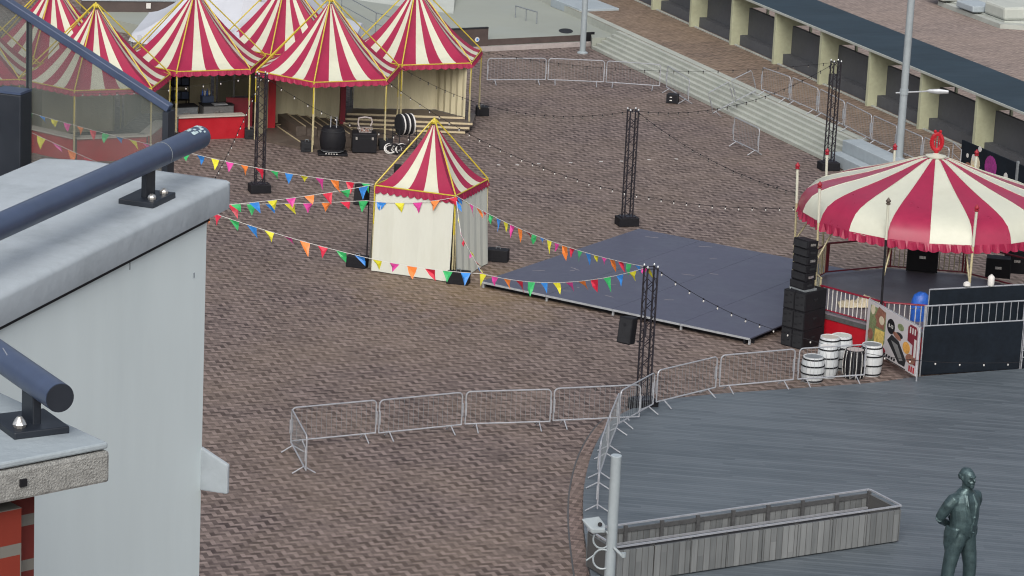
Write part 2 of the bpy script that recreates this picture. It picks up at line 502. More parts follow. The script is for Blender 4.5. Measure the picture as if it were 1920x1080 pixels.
# steps and promenade
PZ = .8
B0, B1 = G(1110, 92, 0), G(1552, 305, 0)
T0, T1 = G(1155, 50, PZ), G(1598, 263, PZ)
ud = (B1 - B0).normalized()
nd = Vector((-ud.y, ud.x, 0))
if nd.x < 0: nd = -nd
wid = ((T0 - B0).dot(nd) + (T1 - B1).dot(nd)) / 2
L = (B1 - B0).length
st = MB(); NS = 6
for i in range(NS):
    a = B0 + nd * (wid * i / NS); e = B1 + nd * (wid * i / NS)
    f1, f2 = e + nd * (wid * (NS - i) / NS + .0), a + nd * (wid * (NS - i) / NS)
    z0 = PZ * i / NS
    st.prism([(a.x, a.y), (e.x, e.y), (f1.x, f1.y), (f2.x, f2.y)], z0 + .002, PZ * (i + 1) / NS - (.004 if i == NS - 1 else 0))
struct('steps', st, 'steps')
PA = B0 + nd * wid; PB = B1 + nd * wid
a = PA - ud * 90; b = PB + ud * 70
pr = MB(); far = nd * 130
pr.prism([(a.x, a.y), (b.x, b.y), ((b + far).x, (b + far).y), ((a + far).x, (a + far).y)], .01, PZ, 0, 1)
struct('promenade_paving', pr, ['paving_up', 'steps'])
kb = MB()
kb.beam(PA - ud * 60 + Vector((0, 0, PZ + .01)) - Vector((0, 0, 0)) + nd * .2, PB + nd * .2 + Vector((0, 0, PZ + .01)), .35, .04)
struct('promenade_kerb', kb, 'steps')

# plinth blocks at the end of the steps
q = B1 + ud * .1
bl = MB(); c = q + ud * 2.2 + nd * (wid * .68)
bl.box((c.x, c.y, .46), (4.3, wid * .62, .9), ang((0, 0), ud))
tag(bl.build('concrete_block', 'concrete_grey', bevel=.03), 'big pale grey concrete block at the end of the steps, nearest the promenade', 'block', 'concrete blocks at the end of the steps')
bl = MB(); c = q + ud * 1.9 + nd * (wid * .16)
bl.box((c.x, c.y, .24), (3.6, wid * .36, .46), ang((0, 0), ud))
tag(bl.build('concrete_block', 'concrete_grey', bevel=.03), 'low grey concrete block beside the truss tower at the foot of the steps', 'block', 'concrete blocks at the end of the steps')

# skatepark plateau
SZ = .5
A1, A0 = G(1107, 85, 0), G(905, 95, 0)
sd_ = (A1 - A0).normalized(); A2 = A0 - sd_ * 11
ln = Vector((-sd_.y, sd_.x, 0))
corner = B0 - ud * 1.0 + nd * .3
sp = MB()
fl = G(165, 26, SZ)
bk = PA - ud * 80
sp.prism([(A2.x, A2.y), (A1.x, A1.y), (B0.x - ud.x * .05, B0.y - ud.y * .05), (PA.x - ud.x * .05, PA.y - ud.y * .05), (bk.x - nd.x * .02, bk.y - nd.y * .02), (bk.x - 60, bk.y + 5), (fl.x, fl.y + 40), (fl.x, fl.y)], .008, SZ)
struct('skatepark_floor', sp, 'skate')
fr = MB()
off = -ln * .012
fr.beam(A2 + off + Vector((0, 0, .36)), A1 + off + Vector((0, 0, .36)), .02, .27)
tag(fr.build('low_wall_cladding', 'brown'), 'long low dark brown wall along the front of the skatepark', 'wall')
fr = MB(); fr.beam(A2 - ln * .16 + Vector((0, 0, .105)), A1 - ln * .16 + Vector((0, 0, .105)), .26, .19)
struct('kerb', fr, 'kerb')
pnl = thing('sign_wall', 'tall dark brown wall panel with a round white emblem behind the rightmost striped tent', 'sign wall', G(905, 95))
ww = MB(); e = G(912, 94) - ln * .05
ww.beam(e - sd_ * 4.5 + Vector((0, 0, .5)), e + Vector((0, 0, .5)), .12, .98)
ww.build('panel', 'brown', pnl, world=True)
cp = MB(); cp.beam(e - sd_ * 4.5 + Vector((0, 0, 1.02)), e + Vector((0, 0, 1.02)), .16, .05); cp.build('coping', 'charcoal', pnl, world=True)
dm = MB(); ce = e - sd_ * .55 - ln * .07 + Vector((0, 0, .52))
MM = Matrix.Rotation(ang((0, 0), sd_), 4, 'Z') @ Matrix.Rotation(R(90), 4, 'X')
dm.lathe([(.11, -.01), (.11, .012)], 20, ce, 0, MM); dm.lathe([(.055, .0), (.055, .018)], 8, ce + Vector((.01, 0, 0)), 1, MM)
dm.build('emblem', ['white', PEN['blue']], pnl, world=True)
dk = MB(); dk.box(A1 - sd_ * .1 - ln * .03 + Vector((0, 0, .40)), (.5, .06, .42), ang((0, 0), sd_)); dk.build('dark_grille', 'black', None)
o = bpy.data.objects['dark_grille']; tag(o, 'small black grille panel at the right end of the low brown wall', 'grille')
# grind rail
gr = thing('grind_rail', 'thin grey steel grind rail standing on the pale skatepark concrete', 'rail', G(985, 38, SZ))
p1, p2 = G(966, 33, SZ), G(1006, 45, SZ)
hz = .55
m = MB(); m.tube([p1, p1 + Vector((0, 0, hz)), p2 + Vector((0, 0, hz)), p2], .03, 6); pm = (p1 + p2) / 2; m.tube([pm, pm + Vector((0, 0, hz))], .025, 6)
m.build('tube', 'galv_dull', gr, world=True)
lg = MB(); p1, p2 = G(1032, 12, SZ), G(1088, 34, SZ)
dd = (p2 - p1).normalized(); nn = Vector((-dd.y, dd.x, 0)); nn = nn if nn.x > 0 else -nn
lg.prism([tuple((p1)[:2]), tuple((p2)[:2]), tuple((p2 + nn * 2.0)[:2]), tuple((p1 + nn * 2.0)[:2])], SZ + .002, SZ + .4)
tag(lg.build('skate_ledge', 'concrete_grey', bevel=.02), 'long grey concrete ledge at the edge of the skatepark by the brick promenade', 'ledge')
pd = MB(); c = G(1061, 58, SZ + .004); pd.lathe([(.34, 0), (.34, .002)], 24, c, 0, Matrix.Scale(1.9, 4, (0, 1, 0)) @ Matrix.Scale(.95, 4, (1, 0, 0)))
struct('dark_puddle', pd, 'charcoal')  # dark oval puddle lying on the skatepark concrete
# banks at the back of the skatepark, and a railing
rp = MB(); p = [G(600, -10, SZ), G(850, 26, SZ), G(860, -60, SZ), G(600, -90, SZ)]
z2 = 1.3
rp.add([p[0], p[1], p[2] + Vector((0, 0, z2)), p[3] + Vector((0, 0, z2)), Vector((p[2].x, p[2].y, SZ)), Vector((p[3].x, p[3].y, SZ))],
       [(0, 1, 2, 3), (1, 4, 2), (0, 3, 5), (4, 5, 3, 2)])
tag(rp.build('skate_bank', 'concrete'), 'sloping pale concrete bank at the back of the skatepark', 'ramp')
hr = thing('handrail', 'thin steel handrail behind the tents on the skatepark', 'handrail', G(700, 66, SZ))
pts = [G(640, 30, SZ), G(704, 66, SZ), G(760, 84, SZ)]
m = MB()
for p in pts: m.tube([p, p + Vector((0, 0, 1.0))], .025, 5)
m.tube([q_ + Vector((0, 0, 1.0)) for q_ in pts], .025, 5); m.tube([q_ + Vector((0, 0, .5)) for q_ in pts], .02, 5)
m.build('tubes', 'galv_dull', hr, world=True)
bw = thing('brown_wall', 'dark brown wall with a small white notice behind the striped tents at the upper left', 'wall', G(225, 26, SZ))
p1, p2 = G(150, 24, SZ), G(420, 26, SZ)
m = MB(); m.beam(p1 + Vector((0, .4, .25)), p2 + Vector((0, .4, .25)), .2, .5); m.build('panel', 'brown', bw, world=True)
m = MB(); m.beam(p1 + Vector((0, .4, .53)), p2 + Vector((0, .4, .53)), .3, .06); m.build('coping', 'concrete_grey', bw, world=True)
m = MB(); q_ = G(277, 16, SZ); m.box(G(277, 25, SZ) + Vector((0, .25, .3)), (.2, .04, .24)); m.build('notice', 'white', bw, world=True)

# shelter (colonnade)
front_px = [(1221.7, 18), (1291, 50), (1370.6, 84), (1451.5, 119), (1535.6, 157), (1625.8, 199), (1722, 242), (1823, 288)]
fp = [G(x, y, PZ) for x, y in front_px]
S0 = fp[0]; sv = (fp[-1] - fp[0]).normalized(); sn = Vector((-sv.y, sv.x, 0)); sn = sn if sn.x > 0 else -sn
spac = (fp[-1] - fp[0]).length / (len(fp) - 1)
S0 = S0 - sn * .0
RH = HG(fp[4], 52.5) - PZ            # roof edge height over the promenade
sh = thing('promenade_shelter', 'long open shelter with a flat blue grey roof and pale piers along the promenade', 'shelter', S0, ang((0, 0), sv))
LL = spac * 14; x0 = -spac * 3.0
m = MB(); m.box((x0 + LL / 2, 1.45, RH - .035), (LL, 3.05, .06)); m.build('roof', 'roof', sh)
m = MB(); m.box((x0 + LL / 2, -.10, RH - .04), (LL + .02, .05, .085)); m.build('fascia', 'fascia', sh)
WY = .80
wtop = RPL(1600, 96, S0 + sn * WY, sn).z - PZ
print('SHELTER', RH, wtop)
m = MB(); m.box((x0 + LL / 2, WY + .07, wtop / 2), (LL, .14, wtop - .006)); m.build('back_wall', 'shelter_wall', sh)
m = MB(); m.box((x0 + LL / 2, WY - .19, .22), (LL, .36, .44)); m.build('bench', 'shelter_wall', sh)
m = MB(); m.box((x0 + LL / 2, .22, .02), (LL, .10, .05)); m.build('floor_edge', 'fascia', sh)
for i in range(-2, 11):
    m = MB(); xx = i * spac
    pf = [(0, 0), (WY - .003, 0), (WY - .003, wtop + .003), (1.45, wtop + .003), (1.75, wtop + .25), (1.8, RH - .06), (0, RH - .06)]
    vs = [(xx - .09, y, z) for y, z in pf] + [(xx + .09, y, z) for y, z in pf]; n = len(pf)
    m.add(vs, [tuple(range(n)), tuple(reversed(range(n, 2 * n)))] + [(i2, n + i2, n + (i2 + 1) % n, (i2 + 1) % n) for i2 in range(n)])
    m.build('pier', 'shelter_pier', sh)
for i in range(-2, 11):
    m = MB(); m.box((i * spac + spac / 2, 2.8, (RH - .06) / 2), (.10, .10, RH - .065)); m.build('back_post', 'shelter_pier', sh)
# pale pink paving behind the shelter, seen over its roof
pk = MB(); a = S0 + sn * 3.2 - sv * 60; b = S0 + sn * 3.2 + sv * 60; c = b + sn * 90; e = a + sn * 90
pk.add([(p.x, p.y, PZ + .006) for p in (a, b, c, e)], [(0, 1, 2, 3)])
struct('street_paving', pk, 'paving_pink')
# low concrete planters beyond
pb = thing('stepped_plinth', 'pale concrete stepped plinth with rounded blocks beyond the shelter at the upper right', 'plinth', G(1840, 40, PZ))
p1, p2, p3 = G(1758, 10, PZ), G(1875, 54, PZ), G(2000, 62, PZ)
far_ = Vector((4, 9, 0))
m = MB(); m.prism([tuple(p1[:2]), tuple(p2[:2]), tuple(p3[:2]), tuple((p3 + far_)[:2]), tuple((p1 + far_)[:2])], PZ + .01, PZ + .22); m.build('base', 'fascia', pb, world=True)
ov = Vector((.25, .5, 0))
m = MB(); m.prism([tuple((p1 + ov)[:2]), tuple((p2 + ov)[:2]), tuple((p3 + ov)[:2]), tuple((p3 + far_)[:2]), tuple((p1 + far_)[:2])], PZ + .225, PZ + .3); m.build('tread', 'concrete', pb, world=True)
for px, py, sx_ in ((1775, 2, 1.6), (1888, 36, 2.0)):
    m = MB(); c = G(px, py, PZ + .3); m.box(c + Vector((0, .6, .32)), (sx_, 1.2, .62), ang(p1, p2)); m.build('block', 'concrete', pb, world=True, bevel=.12)
m = MB(); c = G(1832, 22, PZ + .3); m.box(c + Vector((0, .6, .16)), (1.7, 1.2, .3), ang(p1, p2)); m.build('dark_block', 'concrete_grey', pb, world=True, bevel=.05)

# paint dashes on the paving
pm_ = MB()
for x, y in ((935, 309), (970, 309), (1010, 307), (1070, 305), (1127, 303), (1165, 302), (1217, 299.5), (1268, 298)):
    c = G(x, y, .008); pm_.box(c, (.13, .10, .004), R(-10))
struct('paving_markings', pm_, 'white')

# ================================================================== FOREGROUND PARAPETS
DZF = 1.42; ZC = HC - DZF
e0, e1 = G(0, 555, ZC), G(437, 337, ZC)
cu = (e1 - e0).normalized(); cn = Vector((-cu.y, cu.x, 0))       # cn points to the left of the coping
wl = thing('white_parapet', 'pale rendered parapet wall with a smooth coping in the near left foreground', 'parapet', (e1.x, e1.y, 0), ang((0, 0), cu))
# local: x along the wall (negative towards the camera), y to the left
CT = .056
m = MB()
pr_ = [(0, -CT), (0, -.010), (.004, -.004), (.012, 0), (.33, .006), (.42, 0), (.42, -CT)]
n = len(pr_); vs = []
xs = [(-3.2, 0, 0), (-.02, 0, 0), (-.006, .004, -.001), (0, .012, -.006)]
for x, ins, dzz in xs:
    for y, z in pr_: vs.append((x, max(y, ins) if y < .2 else min(y, .42 - ins), ZC + min(z, z + dzz)))
fs = [tuple(range(n))]
for i in range(len(xs) - 1):
    for j in range(n): fs.append((i * n + j, i * n + (j + 1) % n, (i + 1) * n + (j + 1) % n, (i + 1) * n + j))
fs.append(tuple(reversed(range((len(xs) - 1) * n, len(xs) * n))))
m.add(vs, [tuple(reversed(f)) for f in fs]); m.build('coping', 'coping', wl, smooth=True)
m = MB(); m.box((-1.6 - .095, .20, (ZC - CT) / 2), (3.2, .37, ZC - CT - .002)); m.build('wall', 'wall_white', wl)
m = MB(); zb = HG(e1, 905)
wy_ = .015; za_ = RPL(391, 922, e1 + cn * wy_ - cu * .10, cu).z; zt_ = RPL(393, 842, e1 + cn * wy_ - cu * .10, cu).z
pr2 = ROOTM[wl.name] @ RPL(427, 873, e1 + cn * wy_ - cu * .10, cu)
pf2 = [(wy_ + .03, za_), (pr2.y, za_), (pr2.y, pr2.z), (wy_, zt_), (wy_ + .03, zt_)]
vs = [(-.10, y, z) for y, z in pf2] + [(-.088, y, z) for y, z in pf2]; n = len(pf2)
m.add(vs, [tuple(range(n)), tuple(reversed(range(n, 2 * n)))] + [(i2, n + i2, n + (i2 + 1) % n, (i2 + 1) % n) for i2 in range(n)])
led = m.build('ledge', 'coping', wl, bevel=.003)
m = MB(); wn_ = Vector((-cn.x, -cn.y, 0))
for px, py, a_, b_ in ((243, 497, .003, .018), (363, 516, .006, .010), (238, 488, .010, .003)):
    lp = ROOTM[wl.name] @ RPL(px, py, e1 + cn * .015, wn_); m.box((lp.x, .0142, lp.z), (a_, .001, b_))
m.build('plaster_chips', 'concrete_grey', wl)
m = MB(); m.box((-1.69, .009, ZC - CT - .005), (3.18, .006, .008)); m.build('coping_shade_line', 'charcoal', wl)  # shade line beneath the coping, put in as a dark strip

# handrail of the white parapet
TZ = ZC + .088
t0, t1 = G(0, 424, TZ), G(370, 259, TZ)
tu = (t1 - t0).normalized(); tr = .0235
hd = thing('handrail', 'dark navy tube handrail running over the pale parapet, its far end scuffed', 'handrail', (t1.x, t1.y, ZC), ang((0, 0), tu))
m = MB(); m.tube([(-3.0, 0, TZ - ZC), (.012, 0, TZ - ZC)], tr, 24); m.tube([(.008, 0, TZ - ZC), (.019, 0, TZ - ZC)], [tr * .985, tr * .9], 24)
tb = m.build('tube', 'navy', hd, smooth=True)
m = MB()
rs_ = random.Random(3)
for i in range(22):
    an = R(rs_.uniform(35, 115)); xx = rs_.uniform(-.05, .006); l2 = rs_.uniform(.004, .016); wd = rs_.uniform(.0015, .004)
    rr = tr + .0007
    vs = []
    for sx2, da in ((-1, -1), (1, -1), (1.2, 1), (-.7, 1)):
        a2 = an + da * wd / tr; vs.append((min(xx + sx2 * l2 / 2, .011), -rr * math.cos(a2), TZ - ZC + rr * math.sin(a2)))
    m.add(vs, [(0, 1, 2, 3)])
m.build('scuff_marks', 'scuff', hd)
lp = ROOTM[hd.name] @ G(304, 289, TZ)
m = MB(); m.tube([(lp.x, (tr + .0003) * math.cos(R(a_)), TZ - ZC + (tr + .0003) * math.sin(R(a_))) for a_ in range(20, 215, 12)], .0007, 4); m.build('joint_ring', 'galv_dull', hd)
bp = G(276, 370, ZC + .008); lp = ROOTM[hd.name] @ bp
m = MB(); m.box((lp.x, lp.y, .006), (.105, .075, .012)); m.build('base_plate', 'navy_dark', hd, bevel=.002)
m = MB(); m.box((lp.x, lp.y * .8, .040), (.042, .012, .072)); m.build('bracket', 'navy_dark', hd, bevel=.002)
for dx in (-.026, .03):
    m = MB(); m.lathe([(.008, 0), (.009, .004), (.007, .008), (.003, .011)], 8, (lp.x + dx, lp.y - .022, .012)); m.build('bolt', 'steel', hd, smooth=True)

# near parapet : brick with rough concrete coping
DN = DZF; ZN = HC - DN
n0, n1 = G(0, 871, ZN), G(206.7, 831, ZN)
nu = (n1 - n0).normalized(); nv = Vector((-nu.y, nu.x, 0))
npz = thing('brick_parapet', 'red brick parapet with a rough concrete coping at the lower left corner', 'parapet', (n1.x, n1.y, 0), ang((0, 0), nu))
m = MB()
CTN = .061
m.box((-.22, 1.2, ZN - CTN / 2 - .006), (.44, 2.4, CTN - .012)); m.build('coping', 'agg', npz, bevel=.005)
m = MB(); m.box((-.22, 1.2, ZN - .004), (.436, 2.396, .010)); m.build('coping_top', 'agg_top', npz, bevel=.003)
fwd_n = Vector((-nv.x, -nv.y, 0))
bA = ROOTM[npz.name] @ RPL(88, 1000, n1 + nv * .035, fwd_n); bB = ROOTM[npz.name] @ RPL(40, 1000, n1 + nv * .027, fwd_n)
m = MB(); m.box(((bA.x + bB.x) / 2 - .05, 1.2 + .035, (ZN - CTN) / 2), (bA.x - bB.x + .1, 2.33, ZN - CTN - .004)); m.build('brick_wall', 'brick', npz)
m = MB(); m.box((bB.x - .2, .6 + .027, (ZN - CTN) / 2 - .02), (.4, 1.2, ZN - CTN - .004)); m.build('brick_pier', 'brick_bright', npz)
m = MB(); m.box((-.22, .035, ZN - CTN - .004), (.40, .02, .006)); m.build('under_strip', 'charcoal', npz)  # thin dark strip along the underside of the coping
m = MB(); hp = ROOTM[npz.name] @ G(43, 900, ZN - .03); m.box((hp.x, -.002, ZN - .034), (.011, .004, .011)); m.build('bolt_hole', 'black', npz)
TZ2 = ZN + .075
q0, q1 = G(0, 668, TZ2), G(112, 746, TZ2)
qu = (q1 - q0).normalized()
h2 = thing('handrail', 'dark navy tube handrail with its round end facing the viewer over the brick parapet', 'handrail', (q1.x, q1.y, ZN), ang((0, 0), qu))
m = MB(); m.tube([(-2.2, 0, TZ2 - ZN), (0, 0, TZ2 - ZN)], .0222, 28); m.build('tube', 'navy', h2, smooth=True)
m = MB(); m.tube([(.0005, 0, TZ2 - ZN), (.002, 0, TZ2 - ZN)], .0216, 28); m.build('end_cap', 'navy_dark', h2)
m = MB(); lp = ROOTM[h2.name] @ G(24, 676, TZ2)
m.tube([(lp.x + .03 * q_, -.0224 * math.sin(R(18 + 14 * q_)), TZ2 - ZN + .0224 * math.cos(R(18 + 14 * q_))) for q_ in (0, .5, 1)], .0009, 4); m.build('scratch', 'galv', h2)
bp = G(55, 795, ZN + .006); lp = ROOTM[h2.name] @ bp
m = MB(); m.box((lp.x, lp.y, .006), (.10, .088, .012)); m.build('base_plate', 'navy_dark', h2, bevel=.002)
m = MB(); m.box((lp.x, lp.y * .45, .033), (.045, .014, .055)); m.build('bracket', 'navy_dark', h2, bevel=.002)
m = MB(); m.lathe([(.009, 0), (.011, .005), (.008, .011), (.004, .016)], 8, (lp.x + .026, lp.y - .026, .012)); m.build('bolt', 'steel', h2, smooth=True)

# glass screen beyond the parapet
ge = e1 + cu * .16
gdir = cn                                                    # runs to the left, square to the parapet
gs = thing('glass_screen', 'smoky glass balcony screen with a sloping navy top rail at the upper left', 'glass screen', (ge.x, ge.y, ZC), ang((0, 0), cn))
def glass_at(px, py):
    """point of the screen's vertical plane seen at px,py (local x along the screen, z up from the coping)"""
    lo, hi = ZC - 3, ZC + 3
    u, v = (px - 960) / F, -(py - 540) / F
    d_ = FWD + (cr * u - sr * v) * RGT + (sr * u + cr * v) * UPV
    cpos = Vector((0, 0, HC)); nrm = cu
    t = (Vector((ge.x, ge.y, 0)) - cpos).dot(nrm) / d_.dot(nrm)
    p = cpos + d_ * t
    return ROOTM[gs.name] @ p
TL, TR_, JT = glass_at(-160, -106), glass_at(314, 206), glass_at(55, 36)
zb_ = -.42
def pane(a, b, nm):
    m = MB(); th = .006
    vs = [(a.x, -th, zb_), (b.x, -th, zb_), (b.x, -th, b.z), (a.x, -th, a.z), (a.x, th, zb_), (b.x, th, zb_), (b.x, th, b.z), (a.x, th, a.z)]
    m.add(vs, [(0, 1, 2, 3), (7, 6, 5, 4), (0, 4, 5, 1), (1, 5, 6, 2), (2, 6, 7, 3), (3, 7, 4, 0)])
    return m.build(nm, 'glass', gs)
dj = Vector((.0025, 0, 0))
pane(TR_ + dj, JT - dj, 'glass_pane'); pane(JT + dj, TL, 'glass_pane')
m = MB(); m.beam((JT.x, 0, zb_), (JT.x, 0, JT.z - .002), .012, .005); m.build('joint', 'navy_dark', gs)
m = MB(); m.beam(TR_ + Vector((-.006, 0, .004)), TL + Vector((0, 0, .004)), .022, .016); m.build('top_rail', 'navy', gs, bevel=.002)
m = MB(); m.box((TR_.x - .003, 0, (TR_.z + zb_) / 2 - .002), (.013, .034, TR_.z - zb_)); m.build('end_post', 'navy_dark', gs)
P1_, P2_ = glass_at(15, 163), glass_at(66, 163)
m = MB(); m.box(((P1_.x + P2_.x) / 2, .042, (P1_.z + zb_) / 2), (abs(P1_.x - P2_.x), .05, P1_.z - zb_)); m.build('post', 'navy_dark', gs, bevel=.003)
m = MB(); m.box(((P1_.x + P2_.x) / 2, .042, P1_.z + .003), (abs(P1_.x - P2_.x), .052, .005)); m.build('post_cap', 'navy', gs)

# ================================================================== TENTS
RZ = 2.65
v3_ = [G(x, y, RZ) for x, y in ((480.3, 132), (589, 155.6), (723.9, 150), (751, 125))]
cT3 = (v3_[0] + v3_[3]) / 2
RT = sum((q_ - cT3).length for q_ in v3_) / 4
A_T = sum(((math.atan2((q_ - cT3).y, (q_ - cT3).x) - i * PI / 3 + PI) % (2 * PI)) - PI for i, q_ in enumerate(v3_)) / 4
if True:
    a_ = [math.atan2((q_ - cT3).y, (q_ - cT3).x) for q_ in v3_]
    ref = a_[1]
    A_T = ref
APEX = HG(cT3, 0) - RZ


def canopy(nside, Rr, h, stripes, power=1.35, rows=12, sag=.05):
    mb = MB(); S = stripes
    for sidx in range(nside):
        a0, a1 = 2 * PI * sidx / nside, 2 * PI * (sidx + 1) / nside
        c0, c1 = Vector((math.cos(a0), math.sin(a0), 0)), Vector((math.cos(a1), math.sin(a1), 0))
        grid = []
        for r in range(rows + 1):
            t = .035 + (1 - .035) * r / rows
            z = h * (1 - t) ** power
            row = []
            for q in range(S * 2 + 1):
                u = q / (S * 2); p = (c0 * (1 - u) + c1 * u) * (Rr * t)
                bel = 4 * u * (1 - u) * sag * math.sin(PI * t) * Rr
                row.append(Vector((p.x, p.y, z - bel * .6)))
            grid.append(row)
        o = len(mb.v); W = S * 2 + 1
        for row in grid: mb.v += row
        for r in range(rows):
            for q in range(S * 2):
                mb.f.append([o + r * W + q, o + (r + 1) * W + q, o + (r + 1) * W + q + 1, o + r * W + q + 1])
                mb.m.append(0 if (q // 2) % 2 == 0 else 1)
    return mb


def valance(nside, Rr, drop, per, wob=.02, scallop=.35, flare=.02, seed=1):
    mb = MB(); rn = random.Random(seed); K = per * 4; top, bot = [], []
    for sidx in range(nside):
        a0, a1 = 2 * PI * sidx / nside, 2 * PI * (sidx + 1) / nside
        c0, c1 = Vector((math.cos(a0), math.sin(a0), 0)), Vector((math.cos(a1), math.sin(a1), 0))
        for q in range(K):
            u = q / K; p = c0 * (1 - u) + c1 * u
            dz = drop * (1 - scallop * (1 - abs(math.sin(PI * per * u))))
            wv = 1 + flare + rn.uniform(-wob, wob) / Rr + .012 * math.sin(q * 1.7 + sidx)
            top.append(Vector((p.x * Rr, p.y * Rr, 0))); bot.append(Vector((p.x * Rr * wv, p.y * Rr * wv, -dz)))
    n = len(top); mb.v = top + bot
    for i in range(n):
        j = (i + 1) % n; mb.f.append([i, n + i, n + j, j]); mb.m.append(0)
    return mb


def make_tent(name, label, cat, nside, Rr, h, loc, rz, stripes, group, ringz, power=1.35, base_out=.0):
    t = thing(name, label, cat, loc, rz, group)
    cm = canopy(nside, Rr - .05, h, stripes, power)
    for p in cm.v: p.z += ringz
    o = cm.build('canopy', ['red_fabric', 'cream_fabric'], t, smooth=True)
    vm = valance(nside, Rr + .01, .19 if nside == 6 else .24, 9 if nside == 6 else 12, .02, .3)
    for p in vm.v: p.z += ringz - .02
    vm.build('valance', 'red_fabric', t)
    cs = [Vector((math.cos(2 * PI * i / nside), math.sin(2 * PI * i / nside), 0)) for i in range(nside)]
    m = MB()
    for i in range(nside): m.tube([cs[i] * Rr + Vector((0, 0, ringz)), cs[(i + 1) % nside] * Rr + Vector((0, 0, ringz))], .022, 6)
    m.build('eaves_ring', 'yellow', t)
    top = Vector((0, 0, ringz + h * 1.01 + .04))
    for i in range(nside):
        m = MB(); m.tube([top + cs[i] * .06, cs[i] * Rr + Vector((0, 0, ringz + .03))], .025, 6); m.build('ridge_pole', 'yellow', t)
        m = MB(); ft = cs[i] * (Rr + base_out)
        m.tube([cs[i] * Rr + Vector((0, 0, ringz)), (cs[i] * Rr).lerp(ft, .45) + Vector((0, 0, ringz * .55))], .03, 6, 0)
        m.tube([(cs[i] * Rr).lerp(ft, .45) + Vector((0, 0, ringz * .55)), ft + Vector((0, 0, .02))], .03, 6, 1)
        m.tube([cs[i] * (Rr - .05) + Vector((.04, .03, ringz - .1)), ft + Vector((.09, .05, .3))], .014, 5, 1)
        m.build('post', ['yellow', 'cream_pole'], t)
    m = MB(); m.lathe([(.10, h - .06), (.12, h), (.05, h + .08), (.02, h + .14)], 8, (0, 0, ringz)); m.build('apex_cap', 'yellow', t)
    return t


TC = dict(T3=(615.7, 128.5), T2=(364, 109), T5=(776, 98), T4=(534.7, 79), T1=(178, 143.2), T6=(99, 94), T7=(-66, 127))
TLab = dict(T3='striped hexagonal tent over the dark floor with a slim maroon column',
            T2='striped hexagonal tent above the red counter, just left of the black truss',
            T5='striped hexagonal tent with cream side curtains at the right end of the row',
            T4='striped hexagonal tent in the back row, between the white tent and the middle tent',
            T1='striped hexagonal tent crossed by the sloping rail of the glass screen',
            T6='striped hexagonal tent in the back row at the left, above the sloping rail',
            T7='striped hexagonal tent cut off by the left edge, behind the glass')
TG = 'striped hexagonal tents in a cluster'
TENT = {}; TCEN = {}
for kx in ('T3', 'T2', 'T5', 'T4', 'T1', 'T6', 'T7'):
    c = G(*TC[kx], RZ); c.z = 0; TCEN[kx] = c
    if kx == 'T3':
        TENT[kx] = make_tent('striped_tent', TLab[kx], 'tent', 6, RT - .03, APEX, c, A_T, 5, TG, RZ)
    else:
        TENT[kx] = dup(TENT['T3'], c, A_T, TLab[kx], TG)


def TV(kx, i, z=0.0, rr=None):
    """corner i of a tent, 1 = front left, 2 = front right, 3 = right, 0 = left"""
    a = A_T + (i - 1) * PI / 3
    return TCEN[kx] + Vector((math.cos(a), math.sin(a), 0)) * (rr or RT) + Vector((0, 0, z))


def curtain(mb, pts, z0, z1, folds=9, amp=.03, mi=0, flare=0.0, seed=0):
    rn = random.Random(seed); cols = []
    for a, b in zip(pts[:-1], pts[1:]):
        a, b = Vector(a), Vector(b); nrm = Vector((-(b - a).y, (b - a).x, 0)).normalized(); K = folds * 4
        for q in range(K + 1):
            u = q / K; cols.append((a.lerp(b, u), nrm, amp * math.sin(2 * PI * folds * u + rn.uniform(-.4, .4))))
    o = len(mb.v); rows = 5
    for p, nrm, am in cols:
        for r in range(rows):
            t = r / (rows - 1)
            mb.v.append(Vector((p.x, p.y, z1 + (z0 - z1) * t)) + nrm * (am * (.3 + .7 * t) - flare * t))
    for i in range(len(cols) - 1):
        for r in range(rows - 1):
            mb.f.append([o + i * rows + r, o + i * rows + r + 1, o + (i + 1) * rows + r + 1, o + (i + 1) * rows + r]); mb.m.append(mi)


# side walls (parts of their tents)
m = MB(); curtain(m, [G(872, 220, .5), G(815, 205, .5), G(662, 203, .5)], .5, RZ, 5, .035); m.build('side_curtain', 'cream_wall', TENT['T5'], world=True)
m = MB(); curtain(m, [TV('T3', 5, 0, RT - .15), TV('T3', 0, 0, RT - .15)], .1, RZ, 6, .02)
curtain(m, [TV('T3', 4, 0, RT - .12), TV('T3', 5, 0, RT - .15)], .1, RZ, 6, .02); m.build('side_curtain', 'cream_wall', TENT['T3'], world=True)
for kx in ('T2', 'T1'):
    m = MB(); curtain(m, [TV(kx, 4, 0, RT - .15), TV(kx, 5, 0, RT - .15), TV(kx, 6, 0, RT - .15)], .05, RZ, 4, .012); m.build('side_curtain', 'cream_wall', TENT[kx], world=True)
for kx in ('T4', 'T6', 'T7'):
    m = MB(); curtain(m, [TV(kx, 4, 0, RT - .15), TV(kx, 5, 0, RT - .15), TV(kx, 6, 0, RT - .15)], .05, RZ, 4, .012); m.build('side_curtain', 'cream_wall', TENT[kx], world=True)


